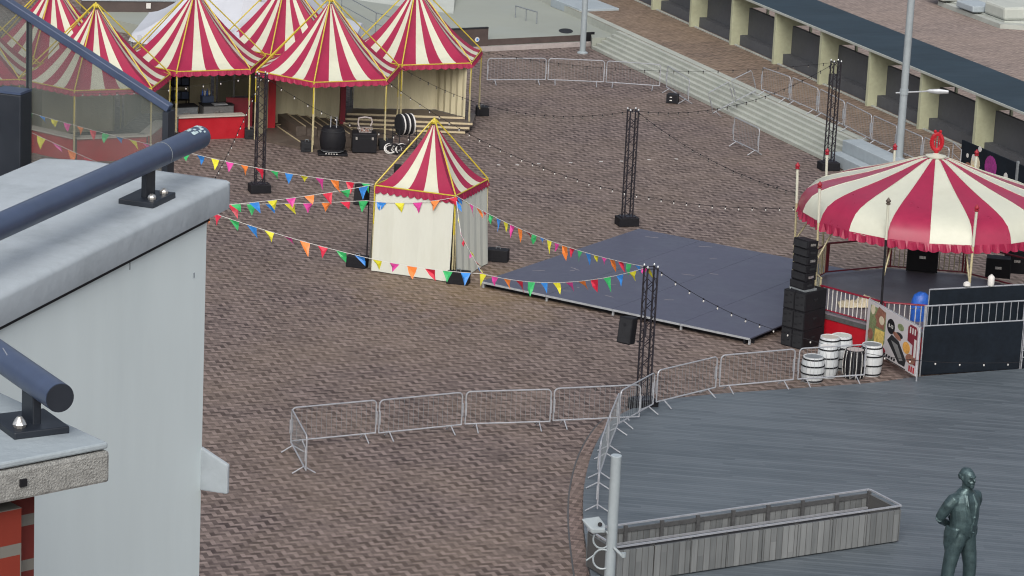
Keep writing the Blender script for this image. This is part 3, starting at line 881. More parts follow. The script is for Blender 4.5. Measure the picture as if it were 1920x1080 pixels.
# bars in T2 and T1
def counter(kx, i, label, group, h=.88, mat='red_paint'):
    a, b = TV(kx, i, 0, RT - .10), TV(kx, i + 1, 0, RT - .10)
    u = (b - a).normalized(); nrm = Vector((-u.y, u.x, 0)); nrm = nrm if nrm.dot(TCEN[kx] - a) > 0 else -nrm
    a, b = a + u * .10, b - u * .10
    t = thing('bar_counter', label, 'bar counter', a, ang(a, b), group); Lc = (b - a).length
    sgn = 1 if (ROOTM[t.name] @ TCEN[kx]).y > 0 else -1
    m = MB(); m.box((Lc / 2, sgn * .05, h / 2 - .02), (Lc, .05, h - .05)); m.build('front_panel', mat, t)
    m = MB(); m.box((Lc / 2, sgn * .20, h), (Lc + .04, .48, .05)); m.build('counter_top', 'pale_top', t, bevel=.008)
    m = MB(); m.box((Lc / 2, sgn * .068, .05), (Lc - .1, .05, .08)); m.build('plinth', 'maroon', t)
    return t


BG = 'red bar counters under the tents'
counter('T2', 1, 'red bar counter with a pale top under the tent beside the black truss', BG)
counter('T1', 1, 'red bar counter with a pale top seen through the glass screen', BG)
counter('T1', 2, 'short red bar counter facing right, beyond the end of the glass screen', BG)
counter('T1', 0, 'red bar counter at the left, behind the dark glass screen post', BG)
cn_ = TCEN['T2']
def unit(name, px, py, w_, d_, h_, label, mat='grey_unit', rz=None, group=None):
    t = thing(name, label, 'cabinet', G(px, py), A_T if rz is None else rz, group)
    m = MB(); m.box((0, 0, h_ / 2), (w_, d_, h_)); m.build('body', mat, t, bevel=.015)
    m = MB(); m.box((0, 0, h_ + .018), (w_ + .05, d_ + .05, .036)); m.build('top', 'charcoal', t, bevel=.006)
    m = MB()
    for sx2 in (-1, 1): m.box((sx2 * w_ * .24, -d_ / 2 - .008, h_ * .5), (w_ * .44, .016, h_ * .8))
    m.build('door', mat, t)
    m = MB(); m.box((0, -d_ / 2 - .025, h_ * .75), (w_ * .3, .02, .03)); m.build('handle', 'steel', t)
    return t
ra = ang(TV('T2', 1), TV('T2', 2))
unit('drinks_cooler', 405, 240, 1.2, .6, .92, 'dark grey drinks cooler behind the red counter beside the truss', rz=ra)
unit('drinks_cooler', 345, 241, .9, .6, .88, 'pale grey cabinet at the left end behind the counter', 'galv_dull', rz=ra)
m = MB(); c = G(412, 196, .962); m.box(c + Vector((0, 0, .02)), (.55, .35, .03), ra); tag(m.build('drip_tray', 'alu', bevel=.005), 'pale metal tray lying on the dark drinks cooler', 'tray')
bt = thing('bottle_crate', 'blue crate of bottles on the bar behind the red counter', 'crate', G(388, 191, .957), ra)
m = MB(); m.box((0, 0, .13), (.45, .32, .26)); m.build('crate', 'navy', bt, bevel=.01)
for ix in range(-2, 3):
    m = MB(); m.lathe([(.03, .2), (.035, .4), (.012, .46), (.012, .52)], 8, (ix * .09, 0, 0)); m.build('bottle', ['blue', 'white', 'blue', 'cloth', 'navy'][ix + 2], bt, smooth=True)
sh2 = thing('shelf_rack', 'tall dark shelf rack with blue crates in the bar tent', 'rack', G(336, 222), ra)
m = MB()
for sx2 in (-.32, .32):
    for sy2 in (-.18, .18): m.box((sx2, sy2, .95), (.04, .04, 1.9))
for zz in (.2, .75, 1.3, 1.88): m.box((0, 0, zz), (.7, .42, .03))
m.build('frame', 'black', sh2)
for zz in (.22, .77, 1.32):
    for sx2 in (-.16, .17):
        m = MB(); m.box((sx2, 0, zz + .16), (.28, .34, .28)); m.build('crate', 'navy', sh2, bevel=.01)
m = MB(); mp = thing('maroon_partition', 'dark maroon low partition at the right inside the bar tent', 'partition', G(448, 238), ra - R(18))
m.box((0, 0, .55), (1.0, .06, 1.1)); m.build('panel', 'maroon', mp); m = MB(); m.box((0, 0, 1.12), (1.04, .10, .04)); m.build('cap', 'maroon', mp)
for px, py, z1, lab in ((507, 243, 2.1, 'wide bright red tent column to the right of the truss'), (641, 240, 2.35, 'slim maroon column inside the middle tent')):
    b = G(px, py); t = thing('red_column', lab, 'column', b, .3)
    wdt = .30 if px < 600 else .20
    m = MB(); m.box((0, 0, z1 / 2), (wdt, wdt, z1)); m.build('shaft', 'red_paint' if px < 600 else 'maroon', t, bevel=.01)
    m = MB(); m.box((0, 0, .04), (wdt + .12, wdt + .12, .08)); m.build('foot', 'maroon', t, bevel=.01)
    m = MB(); m.box((0, 0, z1 + .03), (wdt + .06, wdt + .06, .06)); m.build('head', 'maroon', t, bevel=.01)

# stepped floors in T5 and T3
fl5 = thing('stepped_floor', 'dark stepped wooden floor with pale step edges under the rightmost striped tent', 'floor', G(800, 225), 0)
tiers = [((632, 238), (872, 247)), ((637, 229), (880, 239)), ((642, 221), (886, 231)), ((650, 212), (872, 220))]
for i, (a_, b_) in enumerate(tiers):
    z = .12 * (i + 1); a, b = G(*a_, z), G(*b_, z); bk1, bk2 = G(892 if i < 3 else 874, 214 if i < 3 else 216, z), G(820, 196, z); bk3 = G(655, 198, z)
    m = MB(); m.prism([p[:2] for p in (a, b, bk1, bk2, bk3)], z - .118, z); m.build('tier', 'wood_floor', fl5, world=True)
    dirv = (b - a).normalized(); nr = Vector((dirv.y, -dirv.x, 0))
    m = MB(); m.beam(a + nr * .012 + Vector((0, 0, -.03)), b + nr * .012 + Vector((0, 0, -.03)), .03, .075); m.build('step_edge', 'nosing', fl5, world=True)
fl3 = thing('stepped_floor', 'dark wooden floor with slanting rows of steps under the middle striped tent', 'floor', G(590, 245), 0)
fpoly = [TV('T3', i, 0, RT - .05) for i in (1, 2, 3, 4, 5, 0)]
m = MB(); m.prism([p[:2] for p in fpoly], .006, .10); m.build('base', 'wood_floor', fl3, world=True)
zb0 = .46
b0_, b1_ = G(497, 196, zb0), G(556, 238, zb0)
dv = (b1_ - b0_).normalized(); rt = Vector((-dv.y, dv.x, 0)); rt = rt if rt.x > 0 else -rt
for i in range(6):
    z = zb0 - .058 * i; wst = .40
    a, b = b0_ + rt * (wst * i) + dv * (.10 * i), b1_ + rt * (wst * i) + dv * (.12 * i - .05)
    a2, b2 = a + rt * (wst - .004), b + rt * (wst - .004)
    m = MB(); m.prism([p[:2] for p in (a, b, b2, a2)], .104, z); m.build('tier', 'wood_floor', fl3, world=True)
    e1_, e2_ = a2 + rt * -.03, b2 + rt * -.03; e1_.z = e2_.z = z + .008
    m = MB(); m.beam(e1_, e2_, .055, .014); m.build('step_edge', 'nosing', fl3, world=True)
m = MB()
for pa, pb_ in (((516, 234), (600, 228)), ((516, 234), (566, 268))):
    m.beam(G(*pa, .115), G(*pb_, .115), .05, .02)
m.build('floor_trim', 'nosing', fl3, world=True)

# ballast blocks at the posts
def ballast(px, py, label, w_=.5, d_=.45, h_=.36, rz=0.15, chain=False):
    t = thing('ballast_block', label, 'ballast block', G(px, py), rz, 'dark ballast blocks at the tent posts')
    m = MB(); m.box((0, 0, h_ / 2), (w_, d_, h_)); m.build('block', 'charcoal' if not chain else 'black', t, bevel=.02)
    m = MB(); m.tube([(-.07, 0, h_), (-.06, 0, h_ + .07), (.06, 0, h_ + .07), (.07, 0, h_)], .012, 6); m.build('lifting_eye', 'galv_dull', t)
    m = MB(); m.box((0, -d_ / 2 - .003, h_ * .35), (w_ * .5, .006, .05)); m.build('fork_slot', 'black', t)
    return t


ballast(471, 259, 'dark ballast block at the right end of the red bar counter', .52)
ballast(575, 283, 'dark ballast block at the front left post of the middle tent', .45)
ballast(722, 279, 'dark ballast block at the front right post of the middle tent', .5)
ballast(904, 216, 'dark ballast block at the right hand corner post of the rightmost tent', .5, chain=True)
ballast(330, 268, 'dark ballast block between the two bar tents, above the far end of the handrail', .45)
ballast(670, 500, 'black ballast block at the left corner of the small square tent', .66, .4, .36, -.3, True)
ballast(859, 531, 'black ballast block at the front corner of the small square tent', .7, .42, .40, -.2, True)
ballast(933, 489, 'black ballast crate with scraps on top, to the right of the small tent', .7, .42, .40, -.15, True)

# white tent behind
wt = thing('white_tent', 'plain white pointed tent rising behind the striped tents', 'tent', G(467, 53, 2.6).xy.to_3d(), A_T + .1)
cW = G(467, 53, 2.6); RW = (G(232, 42, 2.6) - cW).length
cm = canopy(6, RW, 4.4, 2, 1.5, 12, .04)
for p in cm.v: p.z += 2.6
cm.m = [0] * len(cm.m); cm.build('canopy', 'white_tent', wt, smooth=True)
vm = valance(6, RW, .3, 10, scallop=.05)
for p in vm.v: p.z += 2.6
vm.build('valance', 'white_tent', wt)
for i in range(6):
    an = 2 * PI * i / 6; m = MB(); m.tube([(RW * math.cos(an), RW * math.sin(an), 0), (RW * math.cos(an), RW * math.sin(an), 2.6)], .04, 8); m.build('post', 'alu', wt)

# small square tent
SZR = 2.78
sq = [G(702, 346.6, SZR), G(854, 367.5, SZR), G(916, 337, SZR)]
c4 = sq[0] + sq[2] - sq[1]; cS = (sq[0] + sq[2]) / 2
RS = sum((p - cS).length for p in sq) / 3
aS = ang(cS, sq[1])
ST = make_tent('small_square_tent', 'small square striped tent with closed cream sides alone on the plaza', 'tent', 4, RS, HG(cS, 228) - SZR, (cS.x, cS.y, 0), aS, 5, None, SZR, 1.45)
cs4 = [Vector((math.cos(aS + i * PI / 2), math.sin(aS + i * PI / 2), 0)) * (RS - .06) + Vector((cS.x, cS.y, 0)) for i in range(4)]
for i in range(4):
    m = MB(); a, b = cs4[i], cs4[(i + 1) % 4]
    out = ((a + b) / 2 - Vector((cS.x, cS.y, 0))).normalized()
    curtain(m, [a + out * .03, b + out * .03], .03, SZR - .03, 3 if i % 2 else 5, .016, 0, .16, i)
    m.build('side_wall', 'white_wall', ST, world=True)

# ================================================================== TRUSS TOWERS
def make_truss(label, loc, rz, hh):
    t = thing('truss_tower', label, 'truss tower', loc, rz, 'black truss towers on the plaza')
    m = MB(); hw = .145; cr_ = [(-hw, -hw), (hw, -hw), (hw, hw), (-hw, hw)]
    for x, y in cr_: m.tube([(x, y, .1), (x, y, hh)], .026, 6)
    N_ = int((hh - .3) / .27)
    for f_ in range(4):
        (xa_, ya_), (xb_, yb_) = cr_[f_], cr_[(f_ + 1) % 4]
        for i in range(N_):
            za_, zb2 = .3 + i * .27, .3 + (i + 1) * .27
            if i % 2: m.tube([(xb_, yb_, za_), (xa_, ya_, zb2)], .011, 4, cap=False)
            else: m.tube([(xa_, ya_, za_), (xb_, yb_, zb2)], .011, 4, cap=False)
        for zz in (.3, hh - .03): m.tube([(xa_, ya_, zz), (xb_, yb_, zz)], .014, 4)
    m.build('lattice', 'black_metal', t)
    m = MB()
    for x, y in cr_: m.lathe([(.03, hh), (.03, hh + .025), (.015, hh + .06)], 8, (x, y, 0))
    m.build('spigot', 'alu', t)
    m = MB(); m.box((0, 0, .15), (.72, .55, .30)); m.build('base_block', 'black', t, bevel=.02)
    m = MB(); m.box((0, 0, .315), (.5, .42, .03)); m.build('base_plate', 'black_metal', t)
    return t


tw = {}
for nm, bx_, by_, top, lab in (('a', 486, 360, 138, 'black truss tower in front of the bar tent at the left'),
                              ('b', 1175, 422, 206, 'black truss tower at the back corner of the dark stage floor'),
                              ('c', 1553, 318, 115, 'black truss tower beside the foot of the pale steps'),
                              ('d', 1205, 768, 500, 'black truss tower nearest the viewer, standing behind the barriers by the deck')):
    b = G(bx_, by_); hh = HG(b, top); tw[nm] = (b, hh)
    make_truss(lab, b, R(18), hh)

# ================================================================== STAGE FLOOR
sL, sB, sF = G(903, 527, .22), G(1195, 428, .22), G(1407, 634, .22)
sR = sB + (sF - sL)
sg = thing('stage_floor', 'low dark grey stage floor with a pale aluminium front edge', 'stage', (sL.x, sL.y, 0), ang(sL, sF))
LX, LY = (sF - sL).length, (sB - sL).dot(Vector((-(sF - sL).y, (sF - sL).x, 0)).normalized())
nP = 4
for i in range(nP):
    m = MB(); m.box((LX * (i + .5) / nP, LY / 2, .20), (LX / nP - .012, LY, .04)); m.build('deck_panel', 'stage', sg)
m = MB()
for i in range(nP): m.box((LX * (i + .5) / nP, -.012, .185), (LX / nP - .02, .024, .06))
m.build('front_edge', 'alu', sg)
m = MB(); rs2 = random.Random(11)
for i in range(14): m.box((rs2.uniform(.6, LX - .6), rs2.uniform(.6, LY - .6), .2212), (rs2.uniform(.12, .45), rs2.uniform(.008, .02), .0016), rs2.uniform(-.5, .9))
m.build('scuffs', 'kerb', sg)
m = MB(); m.box((LX / 2, .25, .08), (LX, .06, .15)); m.box((LX - .2, LY / 2, .08), (.06, LY, .15)); m.build('skirt', 'black', sg)
for i in range(nP + 1):
    for yy in (.06, LY / 2, LY - .06):
        m = MB(); m.box((min(max(LX * i / nP, .05), LX - .05), yy, .09), (.06, .06, .175)); m.build('leg', 'alu', sg)

# ================================================================== CROWD BARRIERS
BL = 2.4
def make_barrier(label, group):
    t = thing('crowd_barrier', label, 'barrier', (0, 0, 0), 0, group)
    m = MB(); r = .021; zl, zh = .20, 1.10; x0_, x1_ = -BL / 2 + .03, BL / 2 - .03; rc = .12
    pts = [(x0_, 0, zl), (x0_, 0, zh - rc)]
    for a in range(1, 5): an = R(180 - 22.5 * a); pts.append((x0_ + rc + rc * math.cos(an), 0, zh - rc + rc * math.sin(an)))
    for a in range(0, 5): an = R(90 - 22.5 * a); pts.append((x1_ - rc + rc * math.cos(an), 0, zh - rc + rc * math.sin(an)))
    pts += [(x1_, 0, zl), ]
    m.tube(pts, r, 6); m.tube([(x0_, 0, zl), (x1_, 0, zl)], r, 6)
    m.build('frame', 'galv', t)
    m = MB(); nb = 17
    for i in range(1, nb): x = x0_ + (x1_ - x0_) * i / nb; m.tube([(x, 0, zl), (x, 0, zh)], .004, 4, cap=False)
    m.build('bars', 'galv_dull', t)
    for sx2 in (-1, 1):
        m = MB(); x = sx2 * (BL / 2 - .33)
        m.tube([(x, 0, zl), (x, -.30, .02)], .018, 5); m.tube([(x, 0, zl), (x, .30, .02)], .018, 5); m.build('foot', 'galv', t)
    for sx2 in (-1, 1):
        m = MB(); x = sx2 * (BL / 2 - .03); m.box((x, -.03, .62), (.05, .03, .36)); m.build('coupling', 'galv', t)
    return t


BPROTO = None
def barrier(a, b, za, zb2, label, group):
    """a, b: where the bottom rail's two ends show in the photograph"""
    global BPROTO
    p, q = G(*a, za + .2), G(*b, zb2 + .2)
    c = (p + q) / 2; c.z = (za + zb2) / 2; dd_ = q - p
    ln_ = Vector((dd_.x, dd_.y, 0)).length
    if BPROTO is None:
        BPROTO = make_barrier(label, group); o = BPROTO; o.location = c; o.rotation_euler = (0, 0, ang(p, q))
    else: o = dup(BPROTO, c, ang(p, q), label, group)
    o.scale = (ln_ / BL, 1, 1)
    if abs(zb2 - za) > .01: o.rotation_euler = (0, -math.atan2(zb2 - za, ln_), ang(p, q))
    print('BAR', label[:40], round(ln_, 2))
    return o


FG_ = 'crowd barriers in the front row on the plaza'
barrier((543.8, 827), (706, 811.3), 0, 0, 'crowd barrier facing the viewer at the left end of the front row', FG_)
barrier((708, 812), (867, 796), 0, 0, 'duller crowd barrier, second from the left in the front row', FG_)
barrier((870, 795), (1033, 790), 0, 0, 'bright crowd barrier, third from the left in the front row', FG_)
barrier((1035, 788.5), (1200, 781), 0, 0, 'crowd barrier at the right of the front row, running behind the deck barriers', FG_)
barrier((545, 828), (574, 882), 0, 0, 'crowd barrier turned end on at the left end of the front row', FG_)
DG = 'crowd barriers along the edge of the deck'
for a, b, lab in (((1622, 702.5), (1494, 711), 'crowd barrier in front of the white barrels at the edge of the deck'),
                  ((1489, 711.5), (1347, 724.5), 'crowd barrier on the deck edge just left of the white barrels'),
                  ((1343, 726), (1229, 754), 'crowd barrier on the deck edge immediately right of the near truss tower'),
                  ((1225, 757), (1160, 794), 'crowd barrier on the deck edge standing right in front of the near truss tower'),
                  ((1158, 796), (1140, 841), 'crowd barrier seen nearly end on where the deck edge starts to turn down'),
                  ((1139, 843), (1123, 892), 'crowd barrier seen nearly end on just above the grey lamp column'),
                  ((1122, 896), (1120, 954), 'crowd barrier seen end on, to the left of the grey lamp column')):
    barrier(a, b, DZ, DZ, lab, DG)
BK = 'crowd barriers across the back of the plaza'
barrier((912, 149.5), (1024, 149), 0, 0, 'crowd barrier at the left of the far row, beside the rightmost tent', BK)
barrier((1026, 149), (1133, 153.6), 0, 0, 'crowd barrier in the middle of the far row', BK)
barrier((1135, 153.7), (1238, 161), 0, 0, 'crowd barrier at the right of the far row, before the steps', BK)
barrier((1249, 162.5), (1291, 190), 0, 0, 'crowd barrier at the foot of the steps by the small black box', BK)
barrier((1374, 262), (1422, 285), 0, 0, 'lone crowd barrier standing free on the plaza below the steps', BK)
PG = 'crowd barriers on the promenade and steps'
barrier((1338, 212), (1380, 189), .0, .42, 'crowd barrier leaning up the lower half of the steps', PG)
barrier((1381, 188.5), (1422, 168), .42, .8, 'crowd barrier leaning up the upper half of the steps', PG)
pj = [(1426, 167), (1481, 186), (1533, 208.5), (1582, 234), (1633, 260), (1680, 281), (1728, 302), (1778, 324)]
pl_ = ['crowd barrier at the left end of the row along the top of the steps', 'second crowd barrier of the row along the top of the steps',
       'crowd barrier at the top of the steps, just left of the far truss tower', 'crowd barrier at the top of the steps, just right of the far truss tower',
       'crowd barrier on the promenade just left of the tall street lamp', 'crowd barrier on the promenade behind the tall street lamp foot',
       'crowd barrier on the promenade behind the red roof ornament', 'crowd barrier at the right end of the promenade row, near the dark stall banner']
for i in range(len(pj) - 1): barrier((pj[i][0] + 1, pj[i][1]), (pj[i + 1][0] - 1, pj[i + 1][1]), PZ, PZ, pl_[i], PG)

# ================================================================== BANDSTAND
RNG = 3.65; FZ = .92
cB = G(1746, 400, RNG)
RB = ((G(1497, 388, RNG) - cB).length)
print('RB', RB, 'RT', RT, 'APEX', APEX, 'RS', RS)
# view direction is nearly +Y : azimuth in plan measured from world X
A0B = R(244.5)
bs = thing('bandstand', 'round bandstand with a red and cream striped domed roof, red railings and a dark floor', 'bandstand', (cB.x, cB.y, 0), A0B)
AP = HG(cB, 293) - RNG
prof = [(.03, 1.0), (.10, .965), (.2, .885), (.3, .80), (.4, .72), (.5, .645), (.6, .575), (.7, .51), (.8, .435), (.88, .36), (.94, .27), (.98, .14), (1.0, 0)]
m = MB(); NSg = 20; sub = 3
for s2 in range(NSg):
    o = len(m.v)
    for q in range(sub + 1):
        an = 2 * PI * (s2 + q / sub) / NSg
        pol = math.cos(PI / 20) / math.cos(((s2 + q / sub) % 1.0 - .5) * 2 * PI / 20)
        for rr, zz in prof:
            scal = 1 - .015 * math.sin(PI * (q / sub)) * rr
            m.v.append(Vector((RB * rr * pol * math.cos(an), RB * rr * pol * math.sin(an), RNG + AP * zz * scal + .02 * math.sin(3 * an + rr * 5) * rr)))
    W = len(prof)
    for q in range(sub):
        for r in range(W - 1):
            m.f.append([o + q * W + r, o + q * W + r + 1, o + (q + 1) * W + r + 1, o + (q + 1) * W + r]); m.m.append(s2 % 2)
m.build('roof_canopy', ['red_vinyl', 'cream_vinyl'], bs, smooth=True)
m = MB()
for i in range(20):
    an = 2 * PI * i / 20
    m.tube([Vector((RB * rr * math.cos(an) * .994, RB * rr * math.sin(an) * .994, RNG + AP * zz + .012 + .02 * math.sin(3 * an + rr * 5) * rr)) for rr, zz in prof[1:-1]], .010, 4)
m.build('seams', 'cream_vinyl', bs)
vm = valance(20, RB * 1.0, .27, 4, .04, .25, .006, 4)
vm.f_extra = None
for p in vm.v: p.z += RNG + .02
vm.build('valance', 'red_vinyl', bs)
m = MB(); m.lathe([(.30, AP + .0), (.32, AP + .05), (.12, AP + .10), (.06, AP + .14)], 20, (0, 0, RNG - .03)); m.build('roof_cap', 'cream_vinyl', bs, smooth=True)
# red ornament on the roof
orn = MB(); zc = RNG + AP + .44
for i in range(24):
    a, b = 2 * PI * i / 24, 2 * PI * (i + 1) / 24
    orn.tube([(0, .155 * math.cos(a), zc + .25 * math.sin(a)), (0, .155 * math.cos(b), zc + .25 * math.sin(b))], .07, 6)
for sgn in (-1, 1):
    orn.lathe([(.02, -.05), (.045, -.02), (.05, .02), (.02, .05)], 10, (0, sgn * .08, zc + .32))
    orn.tube([(0, sgn * .045, zc - .22), (0, sgn * .045, zc + .22)], .018, 5)
orn.tube([(0, 0, RNG + AP), (0, 0, zc - .24)], .07, 8)
oo = orn.build('roof_ornament', 'red_paint', bs, smooth=True)
oo.rotation_euler = (0, 0, R(90) - A0B + R(0))
# masts, fences, platform
def bv(i, rr, z=0.0):
    an = 2 * PI * i / 10; return Vector((rr * math.cos(an), rr * math.sin(an), z))
RP = RB * .965
m = MB(); m.prism([bv(i, RP)[:2] for i in range(10)], FZ - .08, FZ); m.build('floor', 'floor_grey', bs)
for i in range(10):
    a, b = bv(i, RP - .03), bv(i + 1, RP - .03)
    m = MB(); m.beam(a + Vector((0, 0, FZ / 2 - .04)), b + Vector((0, 0, FZ / 2 - .04)), .03, FZ - .10); m.build('skirt_panel', 'red_paint', bs)
    m = MB(); m.beam(a * 1.008 + Vector((0, 0, FZ - .10)), b * 1.008 + Vector((0, 0, FZ - .10)), .03, .14); m.build('floor_trim', 'wood_dark', bs)
for i in range(10):
    p = bv(i, RB * 1.012); dark = (i == 0)
    topz = RNG + 1.05
    m = MB(); m.tube([p * .985 + Vector((0, 0, FZ)), p + Vector((0, 0, RNG))], .035, 8, 1 if dark else 0); m.tube([p + Vector((0, 0, RNG)), p * 1.012 + Vector((0, 0, topz))], .042, 8, 2)
    q = p * .86
    m.tube([p * .985 + Vector((0, 0, RNG - 1.1)), q + Vector((0, 0, RNG - .25))], .025, 6, 0)
    ms = m.build('mast', ['cream_pole', 'black', 'cream_vinyl'], bs)
    m = MB(); m.lathe([(.04, 0), (.07, .02), (.07, .05), (.04, .07), (.07, .09), (.075, .13), (.035, .18), (.01, .22)], 10, p * 1.012 + Vector((0, 0, topz))); m.build('finial', 'wood_floor' if dark else 'finial_red', ms, smooth=True)
kinds = ['red', 'red', 'red', 'bars', 'frame', 'bars', 'frame', 'bars', 'cream', 'red']     # side i runs from mast i to i+1
for i in range(10):
    a, b = bv(i, RP - .06), bv(i + 1, RP - .06); kd = kinds[i]
    top = FZ + (.78 if kd == 'red' else 1.0); low = FZ + .08
    fm, bm_ = {'red': ('rail_red', 'white'), 'cream': ('cream_pole', 'cream_fabric'), 'frame': ('maroon', 'maroon'), 'bars': ('maroon', 'cream_pole')}[kd]
    m = MB(); z1 = Vector((0, 0, top)); z0 = Vector((0, 0, low))
    m.tube([a + z1, b + z1], .03, 6); m.tube([a + z0, b + z0], .025, 6)
    for u in (.02, .98): m.tube([a.lerp(b, u) + z0, a.lerp(b, u) + z1], .03, 6)
    rl = m.build('railing', fm, bs)
    if kd != 'frame':
        m = MB()
        for q in range(1, 15): m.tube([a.lerp(b, q / 15) + z0, a.lerp(b, q / 15) + z1], .016, 5)
        m.build('balusters', bm_, rl)

# things on and around the bandstand
hp = MB(); rn = random.Random(5); cc = G(1613, 574, FZ)
t = thing('cloth_heap', 'crumpled cream cloth heaped on the bandstand floor behind the red railing', 'cloth', cc)
K = 22; vs = []
for i in range(K):
    for j in range(12):
        x, y = (i / (K - 1) - .5) * 1.35, (j / 11 - .5) * .7
        e = max(0, 1 - (2 * x / 1.4) ** 2) * max(0, 1 - (2 * y / .72) ** 2)
        vs.append((x, y, .01 + e ** .6 * (.14 + .20 * math.exp(-((x - .25) / .28) ** 2) + .05 * math.sin(14 * x + 9 * y) + .03 * math.sin(23 * x - 17 * y) + rn.uniform(-.02, .02))))
hp.add(vs, [(i * 12 + j, (i + 1) * 12 + j, (i + 1) * 12 + j + 1, i * 12 + j + 1) for i in range(K - 1) for j in range(11)])
hp.build('cloth', 'cloth', t, smooth=True)
t = thing('blue_sack', 'bright blue tarpaulin bundle standing behind the white balusters of the bandstand', 'sack', G(1722, 600, FZ))
m = MB(); m.loft([(0, 0, 0, .26, .2), (.02, 0, .3, .30, .24), (0, 0, .6, .27, .22), (.04, 0, .78, .22, .17), (.03, 0, .86, .1, .08)], 14)
for p in m.v: p.x += .02 * math.sin(p.z * 23 + p.y * 9); p.y += .02 * math.sin(p.z * 17 + p.x * 13)
m.build('bundle', 'blue', t, smooth=True)
m = MB(); m.tube([(-.27, -.16, .38), (0, -.25, .42), (.3, -.12, .45)], .012, 5); m.build('strap', 'navy', t)
for px, py, w_, h_, lab in ((1728, 508, .95, .85, 'black speaker box at the back of the bandstand floor'), (1870, 520, .75, .62, 'black equipment case at the right of the bandstand floor'),
                            (1905, 512, .8, .75, 'black equipment case at the far right edge of the bandstand')):
    t = thing('equipment_case', lab, 'case', G(px, py, FZ), R(-8), 'black cases on the bandstand')
    m = MB(); m.box((0, 0, h_ / 2 + .04), (w_, .55, h_)); m.build('case_body', 'black', t, bevel=.02)
    m = MB()
    for sx2 in (-1, 1): m.box((sx2 * w_ / 2, -.27, h_ / 2 + .04), (.035, .035, h_ + .01))
    m.build('corner_trim', 'charcoal', t)
    m = MB(); m.box((0, -.285, h_ * .6), (.2, .03, .08)); m.build('handle', 'steel', t)
    for sx2 in (-1, 1): m = MB(); m.lathe([(.03, 0), (.03, .04)], 8, (sx2 * w_ * .4, 0, 0)); m.build('caster', 'charcoal', t)

# PA : line array on stacked subwoofers
a, b = G(1463, 646), G(1504, 657)
pr_a = ang(a, b); u = (b - a).normalized(); nb_ = Vector((-u.y, u.x, 0)); nb_ = nb_ if nb_.y > 0 else -nb_
SW = (b - a).length / 2; SH = HG(a, 541) / 3; SD = 1.05
for cix in range(2):
    for rix in range(3):
        o_ = a + u * (SW * (cix + .5)) + nb_ * (SD / 2)
        lab = '%s of the %s column in the black subwoofer stack beside the stage' % (('bottom cabinet', 'middle cabinet', 'top cabinet')[rix], ('left', 'right')[cix])
        t = thing('subwoofer', lab, 'loudspeaker', o_ + Vector((0, 0, SH * rix)), pr_a, 'black subwoofers stacked beside the stage')
        m = MB(); m.box((0, 0, SH / 2), (SW - .008, SD, SH - .008)); m.build('cabinet', 'black', t, bevel=.012)
        m = MB(); m.box((0, -SD / 2 - .006, SH / 2), (SW - .06, .012, SH - .08)); m.build('grille', 'charcoal', t)
        m = MB(); 
        for zz in (.3, .7): m.box((-SW * .25, -SD / 2 - .014, SH * zz), (.09, .008, .035)); m.box((SW * .2, -SD / 2 - .014, SH * zz + .05), (.07, .008, .03))
        m.build('port', 'black', t)
        m = MB(); m.box((SW / 2 + .0, 0, SH * .55), (.014, .16, .06)); m.build('handle', 'charcoal', t)
ab = a + u * (SW * .95) + nb_ * .42
la = thing('line_array', 'curved stack of slim black loudspeaker cabinets standing on the subwoofers', 'loudspeaker', ab + Vector((0, 0, SH * 3)), pr_a - .15)
Lh = HG(ab, 449) - SH * 3; ch = Lh / 6.15
for i in range(6):
    tl = R(5) - R(2.2) * i; off_ = .012 * (i - 3) ** 2 * .5
    M_ = Matrix.Rotation(tl, 4, 'X')
    m = MB(); m.box((0, -off_, .06 + ch * (i + .5)), (.62, .42, ch - .008), M=M_); cb2 = m.build('cabinet', 'black', la, bevel=.012)
    m = MB(); m.box((0, -off_ - .215, .06 + ch * (i + .5)), (.54, .02, ch - .06), M=M_); m.build('grille', 'charcoal', cb2)
    m = MB(); m.box((.318, -off_, .06 + ch * (i + .5)), (.012, .2, .07), M=M_); m.build('rigging_plate', 'steel' if i % 2 else 'charcoal', cb2)
m = MB(); m.box((0, 0, .03), (.66, .5, .06)); m.tube([(-.25, -.28, .04), (-.25, -.38, -.3)], .018, 6); m.build('base_frame', 'galv_dull', la)

# food banner
p0, p1 = G(1622, 650, .28), G(1717, 706, .28)
p0.z = p1.z = 0.0
bn = thing('food_banner', 'slanting white food stall banner with pictures between the bandstand and the black screens', 'banner', p0, ang(p0, p1))
BLn = (p1 - p0).length; z0, z1 = .28, HG(p0, 561) - .0
m = MB(); m.box((BLn / 2, 0, (z0 + z1) / 2), (BLn, .02, z1 - z0)); m.build('sheet', 'banner', bn)
def patch(pts, mat, nm, d_=-.014):
    m = MB(); n = len(pts)
    m.add([(x * BLn, d_, z0 + z * (z1 - z0)) for x, z in pts] + [(x * BLn, -.008, z0 + z * (z1 - z0)) for x, z in pts],
          [tuple(range(n))] + [(i, n + i, n + (i + 1) % n, (i + 1) % n) for i in range(n)])
    return m.build(nm, mat, bn)
def ell(cx, cz, rx, rz_, n=18, rot=0.0):
    out = []
    for i in range(n):
        a = 2 * PI * i / n; x, z = rx * math.cos(a), rz_ * math.sin(a)
        out.append((cx + x * math.cos(rot) - z * math.sin(rot), cz + x * math.sin(rot) + z * math.cos(rot)))
    return out
patch([(.04, .10), (.30, .10), (.37, .30), (.37, .70), (.36, .93), (.06, .93)], 'food_g', 'food_picture', -.012)
patch([(.10, .55), (.22, .97), (.36, .92), (.34, .55)], 'food_b', 'food_picture', -.014)
patch(ell(.29, .72, .05, .09), 'cloth', 'food_picture', -.016); patch(ell(.11, .85, .04, .10), 'cloth', 'food_picture', -.016)
